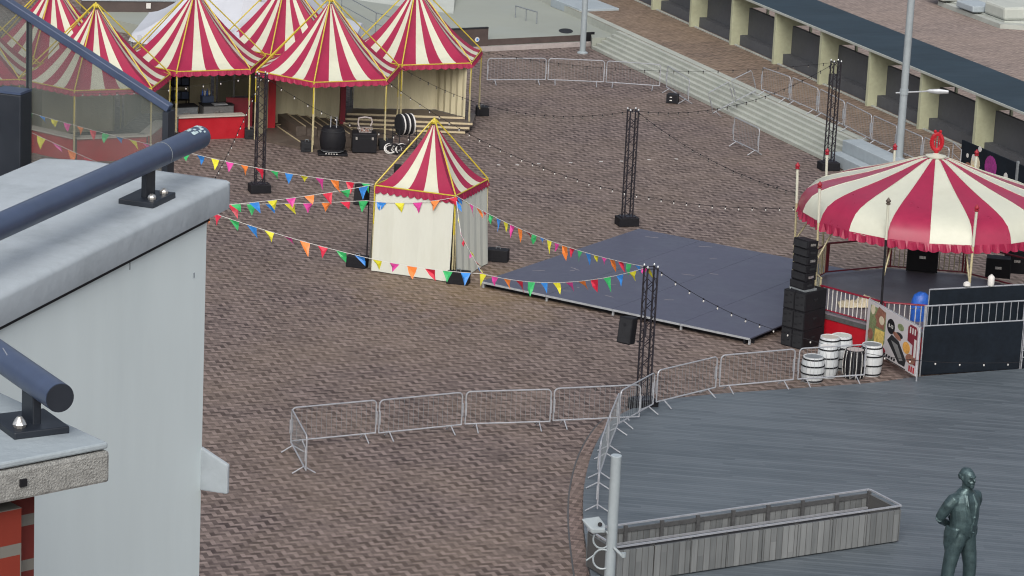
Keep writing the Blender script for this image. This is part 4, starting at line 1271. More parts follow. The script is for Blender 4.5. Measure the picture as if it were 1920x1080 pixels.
patch([(.16, .10), (.34, .18), (.36, .52), (.18, .50)], 'food_y', 'food_picture', -.016)
patch(ell(.09, .33, .05, .12), 'food_b', 'food_picture', -.016); patch(ell(.15, .62, .04, .10), 'food_g', 'food_picture', -.018)
patch(ell(.475, .71, .075, .155), 'black', 'round_badge', -.016)
hz_ = (z1 - z0)
MMt = Matrix.Translation((.475 * BLn, -.020, z0 + .71 * hz_)) @ Matrix.Rotation(R(90), 4, 'X')
text_mesh('8-10', .155, MMt, 'white', 'badge_lettering', bn, .002)
patch(ell(.66, .80, .06, .07), 'food_g', 'food_picture', -.014); patch(ell(.64, .62, .07, .06), 'charcoal', 'food_picture', -.014)
patch([(.80, .62), (.80, .90), (.84, .97), (.95, .97), (.98, .90), (.98, .20), (.90, .20), (.90, .58)], 'maroon', 'food_picture', -.014)
for i in range(3): patch([(.835 + .045 * i, .80), (.855 + .045 * i, .80), (.855 + .045 * i, .92), (.835 + .045 * i, .92)], 'white', 'lettering', -.017)
patch([(.93, .35), (.97, .35), (.97, .72), (.93, .72)], 'white', 'lettering', -.017)
patch([(.42, .40), (.50, .56), (.64, .50), (.80, .20), (.78, .06), (.66, .06)], 'charcoal', 'food_picture', -.014)
patch([(.50, .44), (.62, .42), (.74, .16), (.68, .12)], 'grey_unit', 'food_picture', -.017)
patch(ell(.60, .585, .09, .05, 14, -.6), 'food_b', 'food_picture', -.016)
patch(ell(.79, .46, .07, .12), 'orange', 'food_picture', -.016); patch(ell(.88, .28, .09, .10, 14, -.4), 'food_b', 'food_picture', -.016)
patch(ell(.34, .145, .06, .055), 'maroon', 'food_picture', -.018)
for i in range(5): patch([(.36 + .05 * i, .055), (.39 + .05 * i, .055), (.40 + .05 * i, .11), (.37 + .05 * i, .11)], 'black', 'lettering', -.014)
patch([(.30, .005), (.80, .005), (.80, .022), (.30, .022)], 'black', 'food_picture', -.014)
for i in range(3): patch([(.86 + .04 * i, .03), (.885 + .04 * i, .03), (.885 + .04 * i, .15), (.86 + .04 * i, .15)], 'red_paint', 'lettering', -.016)
m = MB()
for x in (0, BLn): m.tube([(x, .03, 0), (x, .03, z1 + .03)], .024, 6)
m.tube([(0, .03, z1 + .01), (BLn, .03, z1 + .01)], .02, 6); m.build('frame', 'galv', bn)

# black screened barriers to the right
p0, p1 = G(1724, 706), G(1912, 694)
H1 = HG(p0, 612)
bk_ = thing('screened_barrier', 'steel barrier covered with black sheeting at the right edge, just behind the deck', 'barrier', p0, ang(p0, p1))
LB = (p1 - p0).length
for ii in range(2):
    xo = ii * (LB + .03)
    m = MB(); m.box((xo + LB / 2, 0, H1 / 2 + .02), (LB - .05, .012, H1 - .06)); m.build('sheet', 'black_cloth', bk_)
    m = MB()
    for x in (0.02, LB - .02): m.tube([(xo + x, .02, 0), (xo + x, .02, H1 + .62)], .026, 6)
    for zz in (H1, H1 + .60): m.tube([(xo, .02, zz), (xo + LB, .02, zz)], .024, 6)
    for i in range(1, 14): x = xo + LB * i / 14; m.tube([(x, .02, H1), (x, .02, H1 + .60)], .012, 4)
    for zz in (.4, .6, .8): m.tube([(xo + LB, -.03, zz), (xo + LB + .2, -.03, zz)], .014, 4)
    m.build('frame', 'galv', bk_)
q0, q1 = G(1730, 700), G(1922, 687.5)
H2 = HG(q0, 543)
b2 = thing('black_screen', 'tall black screen with a steel top tube behind the sheeted barrier', 'screen', q0, ang(q0, q1))
LB2 = (q1 - q0).length * 1.4
m = MB(); m.box((LB2 / 2, 0, H2 / 2), (LB2, .03, H2 - .05)); m.build('sheet', 'black_cloth', b2)
m = MB(); m.tube([(0, 0, 0), (0, 0, H2), (LB2, 0, H2), (LB2, 0, 0)], .026, 6); m.build('frame', 'galv', b2)
for px, zoff, rr, hh, lab in ((1803, 0, .10, .16, 'white bowl resting on the tube of the black screen'), (1846, 0, .10, .34, 'white plastic canister on top of the black screen')):
    x = LB2 / 1.4 * (px - 1737) / (1922 - 1737)
    M_ = Matrix.Rotation(ang(q0, q1), 4, 'Z'); wp = q0 + M_ @ Vector((x, 0, 0)) + Vector((0, 0, H2 + .02))
    m = MB()
    if hh > .2: m.lathe([(rr * .9, 0), (rr, .03), (rr, hh * .75), (rr * .6, hh * .9), (rr * .3, hh * .92), (rr * .3, hh)], 14)
    else: m.lathe([(rr * .6, 0), (rr * 1.1, .05), (rr, .12), (rr * .4, hh)], 14)
    o = m.build('white_canister' if hh > .2 else 'white_bowl', 'white', None, smooth=True); o.location = wp; tag(o, lab, 'canister' if hh > .2 else 'bowl')

# barrels
BRG = 'barrels clustered by the deck edge'
def barrel(px, py, hh, rr, label, mats=('barrel_white', 'black', 'charcoal'), z=0.0):
    t = thing('barrel', label, 'barrel', G(px, py, z), random.uniform(0, 6), BRG)
    prof_ = [(rr * .84, 0), (rr * .95, hh * .2), (rr, hh * .5), (rr * .95, hh * .8), (rr * .84, hh), (rr * .78, hh), (rr * .76, hh - .025)]
    m = MB(); m.lathe(prof_, 24); m.build('staves', mats[0], t, smooth=True)
    for zz, k_ in ((.07, .89), (.36, .99), (.66, .99), (.92, .89)):
        m = MB(); m.lathe([(rr * k_ + .002, hh * zz - .02), (rr * (k_ + .012) + .006, hh * zz - .02), (rr * (k_ + .012) + .006, hh * zz + .02), (rr * k_ + .002, hh * zz + .02)], 24); m.build('hoop', mats[1], t)
    m = MB(); m.lathe([(rr * .755, hh - .024), (rr * .755, hh - .012)], 24); m.build('lid', mats[2], t)
    return t
barrel(1522, 714, .74, .34, 'white barrel with black hoops, leftmost of the cluster by the deck', ('barrel_white', 'black', 'galv_dull'))
barrel(1549, 706, .92, .31, 'white barrel with black hoops and a pale lid, directly right of the leftmost one', ('barrel_white', 'black', 'white'))
barrel(1552, 694, 1.02, .33, 'white barrel behind, its pale top showing above the barrier rail', ('barrel_white', 'black', 'pale_top'))
barrel(1574, 690, 1.0, .34, 'white barrel standing at the back of the cluster against the red skirt', ('barrel_white', 'black', 'concrete'))
bb = barrel(1600, 707, .84, .33, 'black barrel with white upright stripes in the cluster by the deck', ('black', 'black', 'kerb'))
m = MB()
for i in range(12):
    an = 2 * PI * i / 12; hh, rr = .84, .335
    m.tube([(rr * k_ * math.cos(an), rr * k_ * math.sin(an), zz * hh) for k_, zz in ((.86, .02), (.97, .2), (1.02, .5), (.97, .8), (.86, .98))], .011, 4)
m.build('stripes', 'white', bb)
barrel(1631, 702, .92, .34, 'white barrel with black hoops, rightmost of the cluster, beside the food banner', ('barrel_white', 'black', 'galv_dull'))

# dark stall banner up behind the bandstand
p0, p1 = G(1800, 322, PZ), G(1930, 380, PZ)
sb = thing('stall_banner', 'dark stall hoarding with an ice cream picture behind the bandstand roof at the right', 'banner', p0, ang(p0, p1))
Ls = (p1 - p0).length; Hs = HG(p0, 262) - PZ
m = MB(); m.box((Ls / 2, 0, Hs / 2), (Ls, .06, Hs)); m.build('board', 'black_cloth', sb)
def sp_(cx, cz, rx, rz_, mat, nm, d_):
    m = MB(); pts = ell(cx, cz, rx, rz_, 14); n = len(pts)
    m.add([(x, d_, z) for x, z in pts] + [(x, -.031, z) for x, z in pts], [tuple(range(n))] + [(i, n + i, n + (i + 1) % n, (i + 1) % n) for i in range(n)]); m.build(nm, mat, sb)
sc_ = Ls / 9.0
sp_(Ls * .22, Hs * .45, .16 * 2, .34, 'cloth', 'picture', -.04); sp_(Ls * .19, Hs * .62, .12, .12, 'white', 'picture', -.043); sp_(Ls * .20, Hs * .22, .14, .2, 'food_y', 'picture', -.043)
sp_(Ls * .44, Hs * .55, .42, .42, 'purple', 'picture', -.04); sp_(Ls * .66, Hs * .42, .14, .2, 'white', 'picture', -.04); sp_(Ls * .27, Hs * .95, .12, .10, 'white', 'picture', -.04)
sp_(Ls * .10, Hs * .6, .08, .08, 'white', 'picture', -.04); sp_(Ls * .12, Hs * .3, .2, .12, 'food_b', 'picture', -.04)
m = MB(); m.box((Ls * .82, -.06, Hs / 2), (.08, .08, Hs + .2)); m.build('post', 'galv_dull', sb)
hr2 = thing('stair_rail', 'short steel stair handrail beside the dark stall hoarding', 'handrail', G(1785, 312, PZ))
a_, b_ = G(1784, 312, PZ), G(1799, 326, PZ)
m = MB(); m.tube([a_, a_ + Vector((0, 0, .9)), b_ + Vector((0, 0, .9)), b_], .02, 5); m.tube([a_ + Vector((0, 0, .5)), b_ + Vector((0, 0, .5))], .014, 5); m.build('tube', 'galv', hr2, world=True)

# ================================================================== LAMPS
b = G(1684, 318, .0); b = G(1685, 300, PZ)
sl_ = thing('street_lamp', 'tall thick grey street lamp column with a side arm luminaire rising past the top edge', 'street lamp', b, 0)
hh = 9.0
m = MB(); m.tube([(0, 0, 0), (0, 0, 1.2), (0, 0, hh)], [.15, .145, .125], 14); m.build('column', 'lamp_grey', sl_, smooth=True)
m = MB(); m.lathe([(.26, 0), (.26, .04), (.18, .08), (.16, .12)], 14); m.build('base', 'lamp_grey', sl_)
za = HG(b, 169) - PZ
m = MB(); m.tube([(-.30, .0, za - .12), (.85, -.2, za + .04)], .03, 6); m.build('arm', 'alu', sl_)
lm = MB(); lm.loft([(0, 0, 0, .02, .02), (0, 0, .1, .07, .04), (0, 0, .45, .10, .045), (0, 0, .8, .06, .03)], 12)
lo_ = lm.build('luminaire', 'alu', sl_, smooth=True); lo_.location = (.80, -.2, za + .05); lo_.rotation_euler = (0, R(88), R(-12))
m = MB(); m.box((0, -.15, za + .3), (.02, .02, .02)); 
m = MB(); m.lathe([(.165, -.10), (.165, .10)], 14, (0, 0, za - .06)); m.build('collar', 'lamp_grey', sl_)
m = MB(); m.tube([(0, 0, hh - .1), (.9, -.5, hh + .1)], .04, 8); m.build('top_arm', 'lamp_grey', sl_)
b = G(1092, 100)
gp = thing('grey_pole', 'plain grey mast at the left end of the pale steps', 'pole', b)
m = MB(); m.tube([(0, 0, 0), (0, 0, 8)], [.135, .12], 12); m.build('mast', 'lamp_grey', gp, smooth=True)
m = MB(); m.lathe([(.24, 0), (.24, .05), (.15, .10)], 12); m.build('base', 'lamp_grey', gp)
m = MB(); m.tube([(0, 0, 7.9), (.5, -.2, 8.1)], .04, 6); m.build('bracket', 'lamp_grey', gp)
# near column with spotlights
b = G(1138, 1165, DZ); hh = HG(b, 867)
lc = thing('lamp_column', 'stout pale grey column with a flat top and small spotlights at the lower middle right', 'lamp column', b)
m = MB(); m.tube([(0, 0, 0), (0, 0, hh)], [.125, .118], 20); m.build('column', 'lamp_grey', lc, smooth=True)
m = MB(); m.lathe([(.122, hh - .005), (.122, hh + .02), (.115, hh + .028)], 20); m.build('cap', 'concrete_grey', lc)
zs = HG(b, 985) - DZ
m = MB(); m.loft([(-.66, -.12, zs + .03, .09, .07), (-.50, -.12, zs + .05, .27, .17), (-.42, -.12, zs + .13, .22, .15), (-.40, -.1, zs + .15, .1, .08)], 14)
m = MB()
m.add([(-.70, -.10, zs + .16), (-.30, .06, zs + .18), (-.16, -.02, zs + .02), (-.16, -.20, zs - .02), (-.46, -.30, zs - .01),
       (-.66, -.10, zs + .06), (-.30, .06, zs + .08), (-.16, -.02, zs - .08), (-.16, -.20, zs - .12), (-.46, -.30, zs - .11)],
      [(0, 4, 3, 2, 1), (5, 6, 7, 8, 9), (0, 5, 9, 4), (4, 9, 8, 3), (3, 8, 7, 2), (2, 7, 6, 1), (1, 6, 5, 0)])
sh_ = m.build('spotlight', 'lamp_grey', lc, bevel=.02)
m = MB(); m.lathe([(.05, 0), (.05, .02)], 12, (-.28, -.16, zs + .06), 0, Matrix.Rotation(R(50), 4, 'X')); m.build('lens', 'black', sh_)
for zr, xr, rr in ((zs - .32, -.22, .19), (zs - .78, -.18, .21)):
    m = MB(); ps = [Vector((xr + rr * math.cos(R(a)), -.06, zr + rr * 1.1 * math.sin(R(a)))) for a in range(40, 321, 20)]
    m.tube([Vector((-.08, -.06, ps[0].z))] + ps + [Vector((-.08, -.06, ps[-1].z))], .022, 6); m.build('ring_bracket', 'lamp_grey', lc)
m = MB(); m.tube([(.05, -.1, zs - .48), (.26, -.14, zs - .66)], .035, 8); m.lathe([(.05, 0), (.055, .1)], 8, (.28, -.14, zs - .68)); m.build('side_bracket', 'lamp_grey', lc)
m = MB(); m.tube([(-.38, -.06, zs - .70), (-.54, -.06, zs - .83)], .018, 6); m.build('stay', 'lamp_grey', lc)

# ================================================================== PLANTER
PH = .93
c1, c2, c3 = G(1690, 948, DZ + PH), G(1632, 917, DZ + PH), G(1157, 1026, DZ + PH)
pu = (c1 - c3).normalized(); pw = (c2 - c1); pw = pw - pu * pw.dot(pu); PW = pw.length
PLn = (c1 - c3).length
plt = thing('wooden_planter', 'long weathered timber box enclosure with a steel top rail on the deck', 'planter', (c3.x, c3.y, DZ), ang(c3, c1))
th = .05; hb = PH - .14
def wallp(x0_, y0_, x1_, y1_, nm='plank_panel'):
    n_ = max(1, int(round(math.hypot(x1_ - x0_, y1_ - y0_) / 1.05)))
    for i in range(n_):
        a = Vector((x0_ + (x1_ - x0_) * i / n_, y0_ + (y1_ - y0_) * i / n_, 0)); b = Vector((x0_ + (x1_ - x0_) * (i + 1) / n_, y0_ + (y1_ - y0_) * (i + 1) / n_, 0))
        u = (b - a).normalized() * .012
        m = MB(); m.beam(a + u + Vector((0, 0, .04 + hb / 2)), b - u + Vector((0, 0, .04 + hb / 2)), th, hb); m.build(nm, 'wood_grey', plt)
wallp(0, 0, PLn, 0); wallp(0, PW, PLn, PW); wallp(PLn - .025, th, PLn - .025, PW - th); wallp(.025, th, .025, PW - th)
nb2 = int(round(PLn / 1.05))
for i in range(nb2 + 1):
    x = min(max(PLn * i / nb2, .04), PLn - .04)
    for y in (.065, PW - .065):
        m = MB(); m.box((x, y, PH / 2), (.09, .06, PH - .03)); m.build('post', 'wood_dark', plt)
m = MB(); m.box((PLn / 2, PW - .04, hb + .0), (PLn - .12, .03, .10)); m.box((PLn / 2, .045, hb), (PLn - .12, .03, .08)); m.build('cap_board', 'wood_dark', plt)
m = MB(); m.box((PLn / 2, PW / 2, .36), (PLn - .1, PW - .12, .06)); m.build('inner_floor', 'charcoal', plt)
m = MB(); m.beam((.1, PW - .12, .50), (PLn - .1, PW - .12, .50), .04, .05); m.build('inner_rail', 'galv', plt)
m = MB(); z = PH
m.beam((0, 0, z), (PLn, 0, z), .05, .035); m.beam((0, PW, z), (PLn, PW, z), .05, .035); m.beam((PLn, .026, z), (PLn, PW - .026, z), .05, .035); m.beam((0, .026, z), (0, PW - .026, z), .05, .035)
m.build('top_rail', 'galv', plt)

# ================================================================== STATUE
def make_statue():
    sb_ = G(1793, 1126, DZ)
    Hst = HG(sb_ , 878) - DZ
    k_ = Hst / 1.80
    t = thing('bronze_statue', 'dark bronze statue of a man holding a cane behind his back on the deck', 'statue', sb_, R(36))
    m = MB()
    def L_(r): m.loft([(a * 1, b * 1, c, d, e) for a, b, c, d, e in r], 18)
    # faces -Y
    for sx2, st_ in ((-1, .04), (1, -.04)):
        L_([(sx2 * .165, st_ - .02, .03, .062, .09), (sx2 * .165, st_ + .01, .10, .066, .078), (sx2 * .16, st_ + .01, .28, .076, .088), (sx2 * .145, st_, .48, .084, .094),
            (sx2 * .122, st_ * .6, .66, .098, .108), (sx2 * .10, 0, .80, .108, .125), (sx2 * .085, 0, .92, .11, .13), (sx2 * .075, 0, 1.0, .10, .12)])
        m.loft([(sx2 * .168, st_ - .06, 0, .054, .135), (sx2 * .168, st_ - .06, .04, .056, .135), (sx2 * .168, st_ - .03, .085, .047, .09)], 14)
    # coat and trunk : open in front, tails behind
    L_([(0, .02, .86, .12, .12), (0, .015, .92, .19, .15), (0, .0, 1.0, .195, .16), (0, -.01, 1.06, .195, .162), (0, -.015, 1.16, .205, .16),
        (0, -.005, 1.28, .222, .155), (0, .005, 1.38, .232, .14), (0, .012, 1.44, .20, .12), (0, .012, 1.49, .125, .095), (0, .005, 1.53, .08, .08)])
    L_([(0, .105, .66, .15, .035), (0, .105, .70, .185, .06), (0, .085, .80, .20, .085), (0, .06, .92, .20, .11), (0, .04, 1.02, .19, .12)])
    for sx2 in (-1, 1): L_([(sx2 * .16, .06, .67, .03, .06), (sx2 * .175, .05, .78, .045, .09), (sx2 * .175, .03, .92, .05, .12), (sx2 * .16, .02, 1.02, .05, .12)])
    L_([(0, .0, 1.48, .066, .07), (0, -.01, 1.56, .06, .065), (0, -.015, 1.62, .06, .07)])
    # head
    L_([(0, -.045, 1.565, .030, .030), (0, -.04, 1.585, .055, .062), (0, -.03, 1.62, .070, .088), (0, -.022, 1.66, .077, .098), (0, -.018, 1.70, .080, .102),
        (0, -.012, 1.74, .077, .098), (0, -.005, 1.775, .060, .078), (0, 0, 1.795, .032, .045), (0, 0, 1.802, .01, .015)])
    L_([(0, .03, 1.655, .078, .075), (0, .028, 1.70, .090, .085), (0, .02, 1.74, .087, .088), (0, .012, 1.78, .068, .075), (0, .01, 1.805, .035, .045)])   # hair
    for q in range(9):
        a_ = R(200 - 22 * q + 8); m.tube([(.082 * math.cos(a_), .03 + .07 * abs(math.sin(a_)), 1.66), (.096 * math.cos(a_), .028 + .085 * abs(math.sin(a_)), 1.72)], [.014, .01], 6)
    m.tube([(0, -.118, 1.705), (0, -.145, 1.665), (0, -.128, 1.652)], [.010, .019, .014], 8)          # nose
    m.tube([(-.05, -.108, 1.715), (0, -.124, 1.712), (.05, -.108, 1.715)], .013, 8)                    # brow
    m.tube([(-.048, -.105, 1.632), (0, -.13, 1.640), (.048, -.105, 1.632)], [.008, .016, .008], 8)      # moustache
    m.loft([(0, -.105, 1.545, .012, .012), (0, -.105, 1.57, .034, .026), (0, -.10, 1.61, .042, .032), (0, -.09, 1.64, .05, .02)], 10)   # beard
    m.tube([(-.022, -.121, 1.622), (.022, -.121, 1.622)], .006, 6)                                     # mouth
    for sx2 in (-1, 1):
        m.loft([(sx2 * .080, .0, 1.645, .010, .014), (sx2 * .086, .004, 1.67, .012, .022), (sx2 * .084, .004, 1.70, .009, .016)], 8)
        m.tube([(sx2 * .03, -.112, 1.695), (sx2 * .03, -.122, 1.695)], [.010, .006], 8)
        m.tube([(sx2 * .05, -.085, 1.66), (sx2 * .045, -.095, 1.645)], [.016, .012], 8)
        # arms
        m.tube([(sx2 * .12, .008, 1.42), (sx2 * .19, .012, 1.395), (sx2 * .235, .04, 1.33), (sx2 * .265, .085, 1.24), (sx2 * .285, .135, 1.14)], [.075, .09, .084, .074, .064], 14)
        m.tube([(sx2 * .285, .135, 1.14), (sx2 * .20, .19, 1.07), (sx2 * .10, .215, 1.02)], [.062, .054, .046], 12)
        m.tube([(sx2 * .115, .213, 1.027), (sx2 * .09, .217, 1.015)], [.052, .05], 12)                 # cuff
        m.tube([(sx2 * .09, .217, 1.015), (sx2 * .03, .228, .985)], [.034, .038], 10)                   # palm
        for f_ in range(4):
            o_ = f_ * .018 - .027
            m.tube([(sx2 * .03, .228 + .008, .985 + o_ * .8), (-sx2 * .005, .252, .965 + o_), (-sx2 * .03, .246, .95 + o_), (-sx2 * .035, .225, .945 + o_)], [.011, .0105, .0095, .008], 6)
        m.tube([(sx2 * .055, .215, 1.01), (sx2 * .03, .20, 1.03), (sx2 * .0, .205, 1.03)], [.012, .011, .009], 6)
        # lapels, shoulders
        m.tube([(sx2 * .055, -.085, 1.47), (sx2 * .075, -.145, 1.34), (sx2 * .02, -.172, 1.10)], [.018, .02, .012], 8)
    m.tube([(-.085, .04, 1.50), (0, .085, 1.515), (.085, .04, 1.50)], .022, 8)                          # collar
    m.tube([(0, -.175, 1.1), (0, -.17, 1.0), (.01, -.14, .90)], [.012, .012, .010], 6)                # coat opening
    for zz in (1.18, 1.08, .98): m.loft([(.03, -.178, zz - .01, .012, .012), (.03, -.178, zz + .01, .012, .012)], 8)
    m.tube([(-.19, .02, 1.05), (-.12, -.125, 1.045), (0, -.172, 1.05), (.12, -.125, 1.045), (.19, .02, 1.05)], .008, 6)
    for p in m.v: p *= k_
    body = m.build('body', 'bronze', t, smooth=True)
    rm = body.modifiers.new('r', 'REMESH'); rm.mode = 'VOXEL'; rm.voxel_size = .0145
    sm_ = body.modifiers.new('s', 'SMOOTH'); sm_.factor = .5; sm_.iterations = 2
    dg = bpy.context.evaluated_depsgraph_get()
    me = bpy.data.meshes.new_from_object(body.evaluated_get(dg))
    body.modifiers.clear(); body.data = me; me.name = 'body'
    for p in me.polygons: p.use_smooth = True
    rn2 = random.Random(2)
    m = MB(); m.tube([Vector((.0, .262, 1.06)) * k_, Vector((.04, .25, .95)) * k_, Vector((.085, .15, .40)) * k_], .0125 * k_, 8)
    m.lathe([(.012 * k_, -.02 * k_), (.022 * k_, 0), (.012 * k_, .02 * k_)], 8, Vector((.0, .264, 1.075)) * k_); m.build('cane', 'bronze', t, smooth=True)
    m = MB(); m.lathe([(.42 * k_, -.01), (.42 * k_, .02), (.40 * k_, .035)], 28, (0, 0, -.03)); m.build('foot_plate', 'bronze', t)


make_statue()

# ================================================================== SPEAKERS, CASES, BARREL, REELS
def speaker(name, label, loc, rz, w_, d_, h_, tilt=0.0):
    t = thing(name, label, 'loudspeaker', loc, rz, 'black loudspeakers on stands and towers')
    M_ = Matrix.Rotation(tilt, 4, 'X')
    m = MB(); pl2 = [(-w_ / 2, -d_ / 2), (w_ / 2, -d_ / 2), (w_ * .32, d_ / 2), (-w_ * .32, d_ / 2)]
    m.prism(pl2, -h_ / 2, h_ / 2); m.v = [M_ @ p for p in m.v]; m.build('cabinet', 'black', t, bevel=.03)
    m = MB(); m.box((0, 0, 0), (w_ * .86, .014, h_ * .9)); m.v = [M_ @ (p + Vector((0, -d_ / 2 - .004, 0))) for p in m.v]; m.build('grille', 'charcoal', t)
    m = MB(); m.lathe([(.03, 0), (.05, .012)], 10, (0, 0, 0), 0, Matrix.Rotation(R(90), 4, 'X')); m.v = [M_ @ (p + Vector((0, -d_ / 2 - .008, h_ * .22))) for p in m.v]; m.build('horn', 'black', t)
    return t
b = tw['d'][0]; zt = HG(b + Vector((-.6, 0, 0)), 617)
t = speaker('hanging_speaker', 'black loudspeaker bracketed to the left of the nearest truss tower', b + Vector((-.52, -.1, zt)), R(-35), .44, .40, .74, R(-8))
m = MB(); m.tube([(.23, .1, -.3), (.36, .2, -.28), (.42, .22, -.1), (.42, .22, .2)], .022, 6); m.build('bracket', 'black_metal', t)
b = G(688, 497); zt = HG(b, 367)
t = speaker('pole_speaker', 'black loudspeaker on a pole at the left corner of the small tent', Vector((b.x - .22, b.y + .1, zt)), R(-30), .44, .38, .68, R(-6))
m = MB(); m.tube([(.10, .22, -zt), (.10, .22, .25)], .022, 6); m.tube([(.10, .2, 0), (0, .1, 0)], .02, 6); m.build('pole', 'black_metal', t)
b = G(742, 432); zt = HG(b, 321)
t = speaker('pole_speaker', 'small black loudspeaker peeping out behind the small tent roof', Vector((b.x, b.y, zt)), R(20), .30, .28, .45, 0)
m = MB(); m.tube([(0, .12, -zt), (0, .12, .1)], .022, 6); m.build('pole', 'black_metal', t)

t = thing('flight_case', 'small black flight case alone on the far paving before the steps', 'case', G(1261, 193), R(-12))
m = MB(); m.box((0, 0, .20), (.46, .40, .36)); m.build('case_body', 'black', t, bevel=.02)
m = MB()
for zz in (.14, .27): m.box((-.05, -.206, zz), (.10, .012, .035))
m.build('label_plate', 'white', t)
m = MB()
for sx2 in (-1, 1): m.box((sx2 * .225, -.195, .2), (.03, .03, .37))
m.build('edge_trim', 'charcoal', t)

b = G(623, 289)
t = thing('black_barrel', 'large black barrel on a dark wheeled tray in front of the middle tent', 'barrel', b, 0)
m = MB(); m.lathe([(.40, .12), (.46, .3), (.49, .55), (.46, .82), (.39, 1.02), (.36, 1.02), (.35, .99)], 28); m.build('drum', 'black', t, smooth=True)
m = MB(); 
for zz, rr in ((.2, .437), (.9, .437)): m = MB(); m.lathe([(rr, zz - .02), (rr + .014, zz), (rr, zz + .02)], 28); m.build('hoop', 'charcoal', t)
m = MB(); m.lathe([(.432, .145), (.438, .165)], 28); m.build('pale_ring', 'alu', t)
m = MB(); m.box((0, 0, .05), (1.1, .8, .06), .12); m.build('tray', 'black', t, bevel=.015)
m = MB()
for i in range(-2, 3): m.box((i * .1, -.44, .10), (.05, .012, .03))
m.build('studs', 'white', t)
m = MB()
for x in (-.10, .12): m.tube([(x, .05, 1.0), (x + .01, .05, 1.42)], .02, 6)
m.build('tap', 'galv', t)
b = G(682, 284)
t = thing('flight_case', 'big black trunk beside the black barrel, in front of the middle tent', 'case', b, .1)
m = MB(); m.box((0, 0, .38), (.92, .7, .72)); m.build('case_body', 'black', t, bevel=.03)
m = MB(); m.box((0, 0, .58), (.925, .705, .02)); m.build('lid_seam', 'charcoal', t)
for x in (-.3, .3): m = MB(); m.box((x, -.36, .57), (.07, .02, .1)); m.build('latch', 'steel', t)
t = thing('wire_basket', 'pinkish wire basket with a tall handle on the big black trunk', 'basket', b + Vector((.02, 0, .75)), .1)
m = MB()
for zz, w_ in ((.02, .22), (.14, .28)): m.tube([(-w_, -.16, zz), (w_, -.16, zz), (w_, .16, zz), (-w_, .16, zz), (-w_, -.16, zz)], .014, 5)
for i in range(-4, 5): m.tube([(i * .05, -.16, .02), (i * .065, -.16, .14)], .008, 4)
m.build('basket', 'kerb', t)
m = MB(); m.tube([(-.2, -.05, .1), (-.27, 0, .35), (-.24, 0, .52), (0, 0, .56), (.22, 0, .52), (.26, 0, .38), (.2, 0, .22)], .028, 6); m.build('handle', 'kerb', t)
m = MB(); m.box((0, 0, .07), (.3, .2, .1)); m.build('contents', 'food_b', t, bevel=.02)
b = G(757, 281)
t = thing('reel_rack', 'rack of round black and white striped discs behind the small tent', 'rack', b, R(-62))
for i in range(3):
    m = MB(); y = -.18 + .2 * i
    m.lathe([(.38, -.07), (.40, -.06), (.40, -.005)], 28, (0, y, .98), 0, Matrix.Rotation(R(90), 4, 'X'))
    m.lathe([(.40, .0), (.40, .06), (.37, .07)], 28, (0, y, .98), 1, Matrix.Rotation(R(90), 4, 'X')); m.build('disc', ['white', 'charcoal'], t)
m = MB()
for y in (-.34, .36):
    for x in (-.3, .3): m.tube([(x, y, 0), (x, y, .85)], .018, 5)
for zz in (.1, .6, .84):
    m.tube([(-.3, -.34, zz), (.3, -.34, zz), (.3, .36, zz), (-.3, .36, zz), (-.3, -.34, zz)], .016, 5)
m.build('frame', 'charcoal', t)
t = thing('cable_coils', 'black and white cable coils heaped at the foot of the disc rack', 'cables', G(744, 288), R(10))
rn = random.Random(9)
for i in range(11):
    m = MB(); rr = .19 + rn.uniform(-.03, .03); cx, cy, tl = rn.uniform(-.3, .3), rn.uniform(-.15, .15), rn.uniform(.5, 1.3)
    m.tube([(cx + rr * math.cos(a * PI / 8), cy + rr * math.sin(a * PI / 8) * math.cos(tl), .19 + rr * math.sin(a * PI / 8) * math.sin(tl)) for a in range(17)], .024, 6); m.build('coil', 'white' if i % 2 else 'black', t, smooth=True)

# ================================================================== BUNTING AND FESTOON LIGHTS
def hang(p, q, sag, n):
    out = []
    for i in range(n + 1):
        t = i / n; v = p.lerp(q, t); v.z -= sag * 4 * t * (1 - t); out.append(v)
    return out


def chain(pts, sags, per=16):
    out = []
    for a, b, s2 in zip(pts[:-1], pts[1:], sags):
        h = hang(a, b, s2, per); out += h if not out else h[1:]
    return out


CY = ['yellow', 'pink', 'orange', 'red', 'green', 'blue']
def sample(path, step, off=.5):
    res, acc, nxt = [], 0.0, step * off
    for a, b in zip(path[:-1], path[1:]):
        l_ = (b - a).length
        while nxt <= acc + l_ and l_ > 0:
            res.append((a.lerp(b, (nxt - acc) / l_), (b - a).normalized())); nxt += step
        acc += l_
    return res


def bunting(path, label, step=.56, off=.5, seed=0, start=0, size=.41):
    t = thing('bunting', label, 'bunting', path[0], 0, 'pennant bunting strung over the plaza')
    m = MB(); m.tube(path, .009, 4); m.build('cord', 'white', t, world=True)
    rn = random.Random(seed)
    for i, (p, d_) in enumerate(sample(path, step, off)):
        w_ = size * .42; hgt = size * rn.uniform(.8, 1.05)
        sw = Vector((rn.uniform(-.06, .22), rn.uniform(-.22, .08), rn.uniform(-.02, .13)))
        a, b = p - d_ * w_, p + d_ * w_
        tip = p + Vector((0, 0, -hgt)) + sw
        nrm = d_.cross(Vector((0, 0, 1))).normalized()
        md1 = (a + tip) / 2 + nrm * rn.uniform(-.07, .07); md2 = (b + tip) / 2 + nrm * rn.uniform(-.04, .04); md = p + Vector((0, 0, -hgt * .45)) + sw * .5 + nrm * rn.uniform(-.05, .05)
        m = MB(); m.add([a, md1, tip, md2, b, md], [(0, 1, 5), (1, 2, 5), (2, 3, 5), (3, 4, 5), (4, 0, 5)])
        m.build('pennant', PEN[CY[(i + start) % 6]], t, world=True)
    return t


